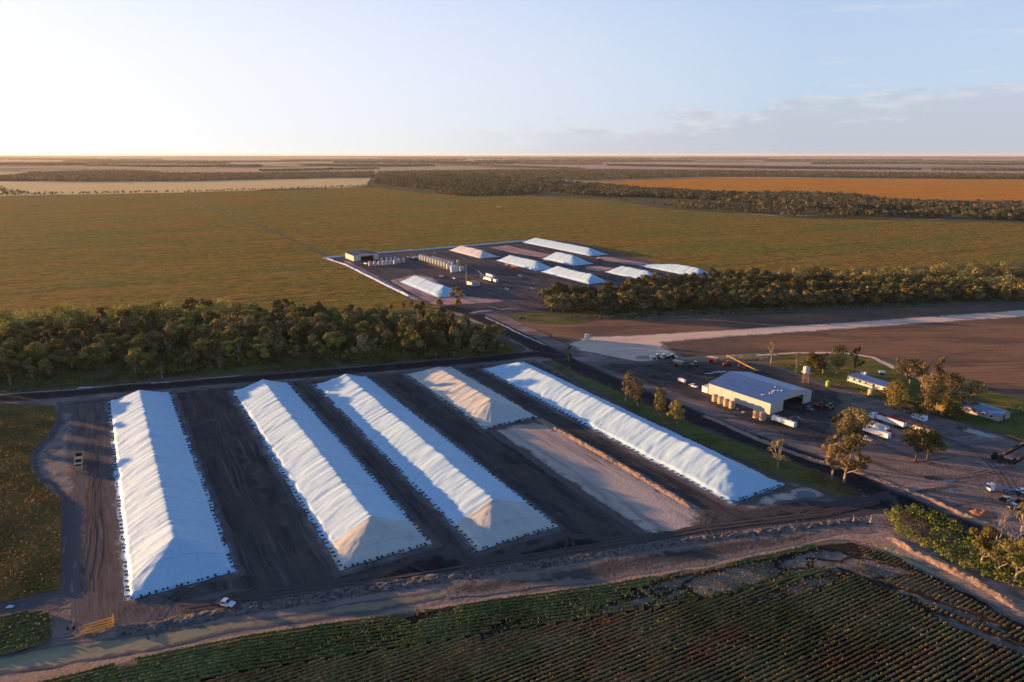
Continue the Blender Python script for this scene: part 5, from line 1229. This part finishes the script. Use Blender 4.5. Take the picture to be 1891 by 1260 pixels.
rf = MB(); rf.prism([(-2.3, 2.81), (2.3, 2.81), (0, 3.9)], -2.8, 2.8); rf.v = [(y, x, z) for x, y, z in rf.v]; rf = rf.build('roof', m_ochre, root); MB().cyl((-1, .4, 3.2), (-1, .4, 4.6), .3).build('chimney', m_white, rf)
MB().box((.4, -2.03, 1.05), (.9, .06, 2.1)).build('door', m_dark, root)
box_trailer(1628, 693, R(-20), 3, 'tiny white trailer on the grass behind the long farmhouse', m_white, None, .9, 2)

# tipper truck on the brown track
root = thing('tipper_truck', 'brown-bodied tipper truck with an open rear bin on the brown track', 'tipper truck', at(147, 862), R(120.4) + math.pi)
def open_bin(name, x0, x1, z0, z1, mat, inner):
    b = MB(); w = 1.2; t_ = .1
    b.box(((x0 + x1) / 2, 0, z0), (x1 - x0, 2 * w, .12))
    for s in (-1, 1): b.box(((x0 + x1) / 2, s * w, (z0 + z1) / 2), (x1 - x0, t_, z1 - z0))
    b.box((x0, 0, (z0 + z1) / 2), (t_, 2 * w - .1, z1 - z0)); b.box((x1, 0, (z0 + z1) / 2), (t_, 2 * w - .1, z1 - z0))
    o = b.build(name, mat, root); MB().box(((x0 + x1) / 2, 0, z0 + .5), (x1 - x0 - .15, 2 * w - .15, .7)).build('load', inner, o)
open_bin('bin', -1.8, 3.0, 1.2, 2.7, m_offw, M('dark_load', (.02, .018, .016))); 
c = MB(); c.prism([(5.9, .6), (5.95, 1.6), (5.0, 1.9), (4.7, 2.8), (3.4, 2.9), (3.3, .6)], -1.2, 1.2); c.build('cab', m_tan, root, bevel=.08)
MB().box((4.9, 0, 2.35), (.1, 1.9, .7)).build('windscreen', m_glass, root)
open_bin('rear_bin', -8.6, -3.4, 1.2, 2.6, m_tan, M('brown_load', (.05, .028, .016)))
MB().box((-1.2, 0, .85), (13, .9, .22)).build('chassis', m_dark, root)
lorry_wheels(root, [4.9]); lorry_wheels(root, [-.4, .9, -7.6, -6.4, -4.4])

# yellow folding implement in the corner
a = at(140, 1181); b = at(212, 1160); d = b - a; L = d.length; ang = math.atan2(d.y, d.x)
root = thing('land_plane', 'long yellow steel land leveller lying by the dry channel', 'implement', a, ang)
for y, x0, x1 in ((0, 0, L), (1.1, 1.2, L), (2.3, 2.0, L), (3.6, 1.6, L)):
    m_ = MB(); m_.box(((x0 + x1) / 2, y, .6), (x1 - x0, .26, .36)); m_.build('beam', m_ochre, root)
m_ = MB()
for k in range(6): m_.box((2.2 + k * (L - 2.6) / 5, 1.8, .42), (.14, 3.6, .16))
m_.build('crossbar', m_ochre, root)
MB().box((L - .1, 1.8, .95), (.3, 4.4, .9)).build('end_frame', m_ochre, root)
bl = MB(); bl.add([(3, 1.0, .05), (L - 1, 2.6, .05), (L - 1, 2.75, .75), (3, 1.15, .75)], [(0, 1, 2, 3)]); bl.add([(3, 1.06, .05), (L - 1, 2.66, .05), (L - 1, 2.81, .75), (3, 1.21, .75)], [(3, 2, 1, 0)]); bl.build('blade', m_rustp, root)
for s in (.2, 3.6): wheel(root, L * .8, s, .4, .25, m_ochre)
MB().box((-.8, 0, .45), (1.8, .14, .14)).build('drawbar', m_ochre, root)
root = thing('scraper_hitch', 'small rusty hitch frame standing beside the yellow leveller', 'implement', at(134, 1160), R(100))
MB().box((0, 0, .6), (2.2, .16, .2)).build('beam', m_rustp, root); MB().box((-.9, 0, .5), (.16, 1.4, .16)).build('crossbar', m_rustp, root); wheel(root, -.9, .7, .45, .25, m_ochre); wheel(root, -.9, -.7, .45, .25, m_ochre); MB().tube([(.9, 0, .6), (1.2, 0, 1.6)], .08, 6).build('mast', m_ochre, root)

# right edge: dark machinery and parked vehicles
def disc_plough(pxa, pya, pxb, pyb, label):
    a = at(pxa, pya); b = at(pxb, pyb); d = b - a; L = d.length
    root = thing('disc_plough', label, 'implement', a, math.atan2(d.y, d.x))
    MB().box((L / 2, 0, .95), (L, .25, .25)).build('frame', m_dark, root); MB().box((L / 2, 1.2, .95), (L, .2, .2)).build('rear_frame', m_dark, root)
    n = int(L / 1.1)
    for k in range(n):
        for y in (0, 1.2):
            t = MB(); x = (k + .5) * L / n; q = MB().lathe([(.02, -.05), (.5, -.02), (.52, 0), (.5, .03), (.02, .06)], 10); q.v = [(x + c_ * .9 + a_ * .3, y + a_, .52 + b_) for a_, b_, c_ in q.v]; t.add(q.v, q.f); t.build('disc', m_dark, root)
    return root
disc_plough(1852, 845, 1895, 822, 'long black disc plough, upper of two on the bare ground'); disc_plough(1866, 862, 1910, 838, 'long black disc plough, lower of two on the bare ground')
disc_plough(1858, 809, 1892, 820, 'short black harrow frame at the edge of the grass')
tractor(1838, 849, R(-30), 'dark red tractor hitched to the black disc plough', M('dark_red_paint', (.10, .03, .025), rough=.5), m_dark, m_dark)
tractor(1850, 855, R(-30), 'black machine beside the dark red tractor', m_dark, m_dark, m_rim, name='loader')
root = thing('flat_truck', 'white cab-over truck with a dark flat tray facing the bare ground', 'truck', at(1840, 908), R(-175) )
MB().prism([(3.4, .6), (3.5, 1.5), (3.3, 2.7), (1.7, 2.75), (1.7, .6)], -1.15, 1.15).build('cab', m_white, root, bevel=.08)
MB().box((3.44, 0, 2.05), (.12, 2.0, .7)).build('windscreen', m_glass, root); MB().box((-1.3, 0, 1.15), (5.6, 2.4, .16)).build('tray', m_grey, root); MB().box((1.35, 0, 2.0), (.12, 2.3, 1.7)).build('headboard', m_silver, root); MB().box((0, 0, .8), (6.2, .9, .2)).build('chassis', m_dark, root)
lorry_wheels(root, [2.5]); lorry_wheels(root, [-2.2, -3.2])
ute(1868, 914, R(160), 'blue-grey utility truck in the dark row behind the cab-over truck', paint('slate_paint', (.12, .15, .2)), m_dark)
ute(1886, 912, R(165), 'white utility truck at the end of the dark row', m_white, m_grey)
ute(1857, 927, R(20), 'cream utility truck below the dark row of vehicles', m_offw, m_dark)
ute(1872, 940, R(10), 'white utility truck nearest the dead trees', m_white, m_grey)
ute(1885, 930, R(30), 'red utility truck below the dark row', m_red, m_dark)
root = thing('dirt_pile', 'orange clay pile beside the road near the dead tree', 'dirt pile', at(1812, 950))
V = []; nn_ = 24
P_ = np.linspace(-1, 1, nn_); X, Y = np.meshgrid(P_ * 4, P_ * 2.4); Z = 1.1 * np.clip(1 - (X / 4) ** 2 - (Y / 2.4) ** 2, 0, 1) ** .8 * (1 + .5 * fbm2(X, Y, 3)) - .02
i, j = np.meshgrid(np.arange(nn_ - 1), np.arange(nn_ - 1), indexing='ij'); A = (i * nn_ + j).ravel()
link('heap', np_mesh('heap', np.stack([X, Y, Z], -1).reshape(-1, 3), np.stack([A, A + 1, A + nn_ + 1, A + nn_], 1), M('orange_heap', (.42, .17, .07), [((.3, .12, .05), 1, .5, .65)]), smooth=True), root)

# ------------------------------------------------------------------ far yard objects
F0 = at(638, 477); rzf = R(-59.5)
shed('dark-roofed open shed at the far corner of the far yard', F0, rzf, 30, 29, 6, 8.2, M('cream_far_wall', (.66, .56, .44)), M('dark_iron_roof', (.13, .135, .15), [((.17, .17, .18), 6, .5, .7)], rough=.5, metal=.2), opens=[(8, 23, 5.2)], over=.4)
def silo(p, r, h, label, mat, name='grain_silo', group=None, legs=True):
    root = thing(name, label, 'silo', p, 0, group)
    z0 = 1.8 if legs else 0
    pr = [(r, z0)] if not legs else [(.35, .7), (r, z0 + .9)]
    n = 5
    for k in range(n):
        z = z0 + 1 + (h - z0 - 1) * (k + 1) / n
        pr += [(r, z - .08), (r * 1.02, z), (r, z + .02)]
    MB().lathe(pr, 18).build('shell', mat, root)
    MB().lathe([(r * 1.05, h + .02), (r * .5, h + r * .32), (.3, h + r * .62), (.28, h + r * .62 + .35), (.02, h + r * .62 + .4)], 18).build('roof', m_silver, root)
    if legs:
        for k in range(6):
            t = k * math.pi / 3; MB().cyl((r * .97 * math.cos(t), r * .97 * math.sin(t), 0), (r * .97 * math.cos(t), r * .97 * math.sin(t), z0 + 1.2), .1, n=6).build('leg', m_grey, root)
    return root
sa, sb = at(777, 484), at(822.5, 498)
ordn = ['first', 'second', 'third', 'fourth', 'fifth', 'sixth', 'seventh', 'eighth', 'ninth', 'tenth']
for k in range(10):
    silo(sa.lerp(sb, k / 9), 1.75, 7.6, 'tall pale silo in the long silo row, %s from its far shed end' % ordn[k], m_offw, group='long row of tall silos')
nv = Vector((AV[0], AV[1], 0))
for k in range(8):
    silo(sa.lerp(sb, (k + 2.4) / 9) + nv * 7, 1.75, 7.0, 'grey silo in the second row behind the tall pale silos, %s of eight' % ordn[k], m_silver, group='second row of silos')
silo(at(829, 501), 2.6, 7.0, 'red-based silo next after the long silo row', m_silver)
tank(836, 503, 2.2, 5.6, m_white, 'bright white tank at the near end of the silo rows', 'round_tank', None, .8); tank(842, 502, 2.2, 6, m_white, 'second white tank at the near end of the silo rows', 'round_tank', None, .8)
silo(at(846, 498), 1.6, 9, 'slim orange-lit silo at the near end of the silo rows', m_tan); tank(853, 501, 2.6, 4.4, m_silver, 'grey squat tank at the near end of the silo rows')
def squat(px, py, k): return tank(px, py, 1.75, 4.0, m_silver, 'squat grey tank in the cluster by the far shed, %s from the cream end' % ordn[k], 'squat_tank', 'squat tanks by the far shed', .9, 3)
for k, (px, py) in enumerate([(683.5, 491.5), (692.5, 491), (701, 490.5), (709, 490), (716, 489.5), (723, 489), (729.5, 488), (737, 486), (745, 485)]): squat(px, py, k)
for k, (px, py) in enumerate([(705, 484), (714, 484), (722, 483.5), (730, 482.5)]): tank(px, py, 1.7, 4.0, m_silver, 'squat grey tank in the back row of the cluster, %s of four' % ordn[k], 'squat_tank', 'back squat tanks by the far shed', .9, 3)
box_trailer(676, 490, R(-50), 5, 'small pale trailer at the end of the squat tanks', m_offw, None, 1.2, 3)
for k, (px, py) in enumerate([(757, 479), (764, 481.5), (769, 480)]): chaser(px, py, R(20 + 70 * k), ['pale machine nearest the squat tanks', 'rusty grain cart between squat tanks and silos', 'pale grain cart beside the first tall silo'][k], [m_offw, m_rustp, m_offw][k])
# weighbridge office, light mast, trucks
root = thing('weighbridge_office', 'cream weighbridge office with a red roof in the far yard', 'office', at(862, 526), R(-59.5))
MB().box((5, 4, 1.6), (10, 8, 3.2)).build('wall', m_offw, root); MB().box((5, 4, 3.3), (10.6, 8.6, .2)).build('roof', M('faded_red_roof', (.30, .16, .13)), root)
MB().box((10.04, 3, 1.7), (.06, 2.4, 1.1)).build('window', m_glass, root); MB().box((10.04, 6.2, 1.1), (.06, 1, 2.1)).build('door', m_grey, root)
root = thing('light_mast', 'tall slim light mast standing behind the weighbridge office', 'light mast', at(861, 521))
MB().cyl((0, 0, 0), (0, 0, 17), .22, .12, 8).build('pole', m_silver, root); MB().box((0, 0, 17.2), (2.2, .5, .6)).build('lamp_head', m_dark, root)
def road_train(px, py, rz, label):
    root = semi(px, py, rz, label, m_white, m_white); return root
semi(900, 519, R(-62) + math.pi, 'white truck with a white covered trailer in the far yard', m_offw)
box_trailer(912, 522, R(-62), 13, 'cream trailer coupled behind the far yard truck', m_offw, m_white, 2)
box_trailer(905, 513, R(-62), 14, 'pale trailer parked alongside the far yard truck', m_white, m_offw, 1.8)
root = thing('conveyor', 'grey grain conveyor raised behind the far yard trucks', 'conveyor', at(897, 514), R(150))
MB().tube([(0, 0, .6), (9, 0, 6.5)], .4, 6).build('belt', m_silver, root); MB().tube([(5, -1, 0), (5.5, 0, 4.2)], .1, 6).build('leg', m_grey, root); MB().tube([(5, 1, 0), (5.5, 0, 4.2)], .1, 6).build('leg', m_grey, root)
for px, py, rz_, lab in [(839, 516, -50, 'cream utility truck crossing the far yard by the office'), (812, 512, 0, 'white utility truck, first of the small group beyond the near far-yard stack'), (818, 513.5, 20, 'grey utility truck, second of the small group beyond the near far-yard stack'), (823, 514, 0, 'dark utility truck, third of the small group beyond the near far-yard stack'), (934, 536, -20, 'white flat utility truck parked near the forest junction'), (960, 512, 10, 'white covered vehicle on the open black ground of the far yard'), (985, 527, 80, 'small white vehicle near the shelterbelt corner'), (981, 536, 0, 'pale low vehicle just below the small white one'), (802, 469, 10, 'white vehicle behind the silo rows'), (1009, 565, 0, 'white utility truck at the tip of the shelterbelt'), (964, 590, 0, 'dark utility truck on the small green verge')]:
    ute(px, py, R(rz_), lab, m_dark if 'dark' in lab else (m_offw if 'cream' in lab or 'pale' in lab else m_white), m_grey)
for k, (px, py) in enumerate([(937, 494), (948, 497), (953, 498)]): chaser(px, py, R(-60), ['first red grain cart at the foot of a far stack', 'second red grain cart at the foot of a far stack', 'third red grain cart at the foot of a far stack'][k], m_red)
chaser(1009, 486, R(-60), 'tan grain cart between the far stack rows', m_tan); chaser(1107, 482, R(-60), 'rusty machine on the pink pad of the outer far row', m_rustp)
# litter of white plastic beside the forest road
def sheet_scrap(px, py, L, w, rz, label):
    root = thing('plastic_sheet', label, 'plastic sheet', at(px, py), rz); n, m_ = 14, 6
    X, Y = np.meshgrid(np.linspace(-L / 2, L / 2, n), np.linspace(-w / 2, w / 2, m_)); Z = .12 + .22 * np.abs(fbm2(X * 1.3 + px, Y * 1.3, 3)); Y = Y * (.6 + .6 * np.abs(fbm2(X / 2 + px, X * 0, 2)))
    i, j = np.meshgrid(np.arange(m_ - 1), np.arange(n - 1), indexing='ij'); A = (i * n + j).ravel()
    o = link('film', np_mesh('film', np.stack([X, Y, Z], -1).reshape(-1, 3), np.stack([A, A + 1, A + n + 1, A + n], 1), m_liner, smooth=True), root)
    md = o.modifiers.new('thick', 'SOLIDIFY'); md.thickness = .04
sheet_scrap(158, 717, 7, 2.2, .1, 'crumpled white plastic sheet by the forest road'); sheet_scrap(284, 708.5, 3, 2, 0, 'white plastic bundle by the forest road'); sheet_scrap(300, 708, 8, .8, .1, 'thin white plastic strip by the forest road')
sheet_scrap(20, 1122.5, 1.6, 1.2, 0, 'small white scrap on the gravel between the two crops')
# roadside posts
for k, (px, py) in enumerate([(942, 628), (982, 640)]):
    root = thing('power_pole', ['slim power pole beside the road near the forest tip', 'second power pole beside the road near the forest corner bush'][k], 'power pole', at(px, py))
    MB().cyl((0, 0, 0), (0, 0, 9), .14, .09, 8).build('pole', m_bark, root); MB().box((0, 0, 8.4), (2.0, .1, .12)).build('crossarm', m_bark, root)
for k, (px, py) in enumerate([(1575, 966), (1607, 966)]):
    root = thing('stump', ['dead upright stump on the spoil bank', 'second dead stump at the end of the spoil bank'][k], 'stump', at(px, py))
    MB().tube([(0, 0, -.1), (.2, 0, 1.4), (0, .2, 2.6)], [.3, .22, .06], 7).build('stem', m_deadwood, root); MB().tube([(.2, 0, 1.2), (.9, .1, 1.9)], [.14, .04], 6).build('limb', m_deadwood, root)

# ------------------------------------------------------------------ air, sky, sun, camera
hz = MB().box((0, 28500, 64), (126000, 63600, 131)).build('haze', None)
tag(hz, None, None, None, 'stuff'); hz['label'] = 'thin warm evening haze over the plain'; hz['category'] = 'haze'
hm = bpy.data.materials.new('haze'); hm.use_nodes = True; nt = NT(hm.node_tree); nt.n.clear()
pv = nt.new('ShaderNodeVolumePrincipled'); pv.inputs['Color'].default_value = (.98, .93, .84, 1); pv.inputs['Density'].default_value = 1.5e-5; pv.inputs['Anisotropy'].default_value = .2
nt.L(pv.outputs[0], nt.new('ShaderNodeOutputMaterial').inputs['Volume']); hz.data.materials.append(hm)

w = bpy.data.worlds.new('World'); scene.world = w; w.use_nodes = True
nt = NT(w.node_tree); nt.n.clear()
wo = nt.new('ShaderNodeOutputWorld'); bg = nt.new('ShaderNodeBackground'); sky = nt.new('ShaderNodeTexSky')
sky.sky_type = 'NISHITA'; sky.sun_disc = False; sky.sun_elevation = SUN_EL; sky.sun_rotation = -SUN_AZ; sky.altitude = 300; sky.air_density = .5; sky.dust_density = .35; sky.ozone_density = 2.8
SKY_STRENGTH, EXPOSURE = .105, 2.08
KSKY = SKY_STRENGTH * 2 ** EXPOSURE
def N(op, a, b=None, c=None):
    n = nt.new('ShaderNodeMath', operation=op)
    for i, v in enumerate((a, b, c)):
        if v is None: continue
        if isinstance(v, (int, float)): n.inputs[i].default_value = v
        else: nt.L(v, n.inputs[i])
    return n.outputs[0]
def SS(v, lo, hi, a=0.0, b=1.0):
    n = nt.new('ShaderNodeMapRange'); n.interpolation_type = 'SMOOTHSTEP'; nt.L(v, n.inputs[0])
    for i, x in enumerate((lo, hi, a, b)): n.inputs[i + 1].default_value = x
    return n.outputs[0]
def MX(f, a, b, mode='MIX'):
    x = nt.new('ShaderNodeMix', data_type='RGBA'); x.blend_type = mode
    if isinstance(f, (int, float)): x.inputs[0].default_value = f
    else: nt.L(f, x.inputs[0])
    for i, v in ((6, a), (7, b)):
        if isinstance(v, tuple): x.inputs[i].default_value = tuple(k / KSKY for k in v) + (1,)
        else: nt.L(v, x.inputs[i])
    return x.outputs[2]
tc = nt.new('ShaderNodeTexCoord'); sx = nt.new('ShaderNodeSeparateXYZ'); nt.L(tc.outputs['Generated'], sx.inputs[0])
el = N('MULTIPLY', N('ARCSINE', sx.outputs[2]), 57.2958)                       # degrees above the horizon
az = N('MULTIPLY', N('ARCTAN2', sx.outputs[0], sx.outputs[1]), 57.2958)         # degrees right of +Y
gl = N('MAXIMUM', N('COSINE', N('MULTIPLY', N('ADD', az, math.degrees(SUN_AZ)), 1 / 57.2958)), 0.0)
# thin veil of high cloud low in the sky, brighter towards the sun
veil = MX(N('POWER', gl, 1.0), (.565, .67, .80), (1.17, 1.06, 1.03))
veil = MX(SS(el, 0, 5, .55, 0), veil, MX(N('POWER', gl, .8), (.53, .53, .58), (1.10, 1.03, .93)))
vm = N('MULTIPLY', SS(el, 3, 32, .93, 0), 1.0)
cur = MX(vm, sky.outputs[0], veil)
# a bank of cumulus over the right horizon
def cl_noise(sa, se, det, off):
    cb = nt.new('ShaderNodeCombineXYZ'); nt.L(N('MULTIPLY', az, sa), cb.inputs[0]); nt.L(N('MULTIPLY', el, se), cb.inputs[1]); cb.inputs[2].default_value = off
    t = nt.new('ShaderNodeTexNoise'); t.inputs['Scale'].default_value = 1; t.inputs['Detail'].default_value = det; t.inputs['Roughness'].default_value = .58; nt.L(cb.outputs[0], t.inputs['Vector']); return t.outputs[0]
n1 = cl_noise(.16, .75, 7, 2.0); n2 = cl_noise(.5, 1.6, 6, 8.0)
top = SS(az, -10, 38, 1.4, 4.6)
d1 = N('ADD', N('SUBTRACT', top, el), N('MULTIPLY', N('SUBTRACT', n1, .5), 6.5))
bank_ = N('MULTIPLY', SS(d1, -.25, .55), SS(az, -9, 12))
litn = N('MULTIPLY', SS(d1, 1.5, .1), SS(n2, .38, .62))
ccol = MX(litn, (.545, .55, .61), (.80, .75, .74))
cur = MX(N('MULTIPLY', bank_, .52), cur, ccol)
wisp = N('MULTIPLY', N('MULTIPLY', SS(cl_noise(.09, .9, 6, 5.0), .56, .74), SS(el, 2, 5)), N('MULTIPLY', SS(el, 15, 6), SS(az, 5, 30, 0, .55)))
cur = MX(wisp, cur, (.74, .75, .80))
bg.inputs['Strength'].default_value = SKY_STRENGTH
nt.L(cur, bg.inputs['Color']); nt.L(bg.outputs[0], wo.inputs['Surface'])

sl = bpy.data.lights.new('sun', 'SUN'); sl.energy = 2.8; sl.angle = R(.55); sl.color = (1, .57, .25)
so = bpy.data.objects.new('sun', sl); C.objects.link(so); so.rotation_euler = (-SUN).to_track_quat('-Z', 'Y').to_euler()

cam = bpy.data.cameras.new('camera'); cam.sensor_width = 36; cam.lens = FPX / 1891 * 36; cam.clip_start = .5; cam.clip_end = 250000
co = bpy.data.objects.new('camera', cam); C.objects.link(co); co.location = (0, 0, CAM_H); co.rotation_euler = (math.pi / 2 - PITCH, 0, 0)
scene.camera = co
vs = scene.view_settings; vs.view_transform = 'Standard'; vs.look = 'None'; vs.gamma = 1; vs.exposure = EXPOSURE
scene.cycles.use_denoising = True; scene.cycles.denoising_prefilter = 'ACCURATE'
scene.cycles.volume_bounces = 0; scene.cycles.max_bounces = 6; scene.cycles.diffuse_bounces = 3
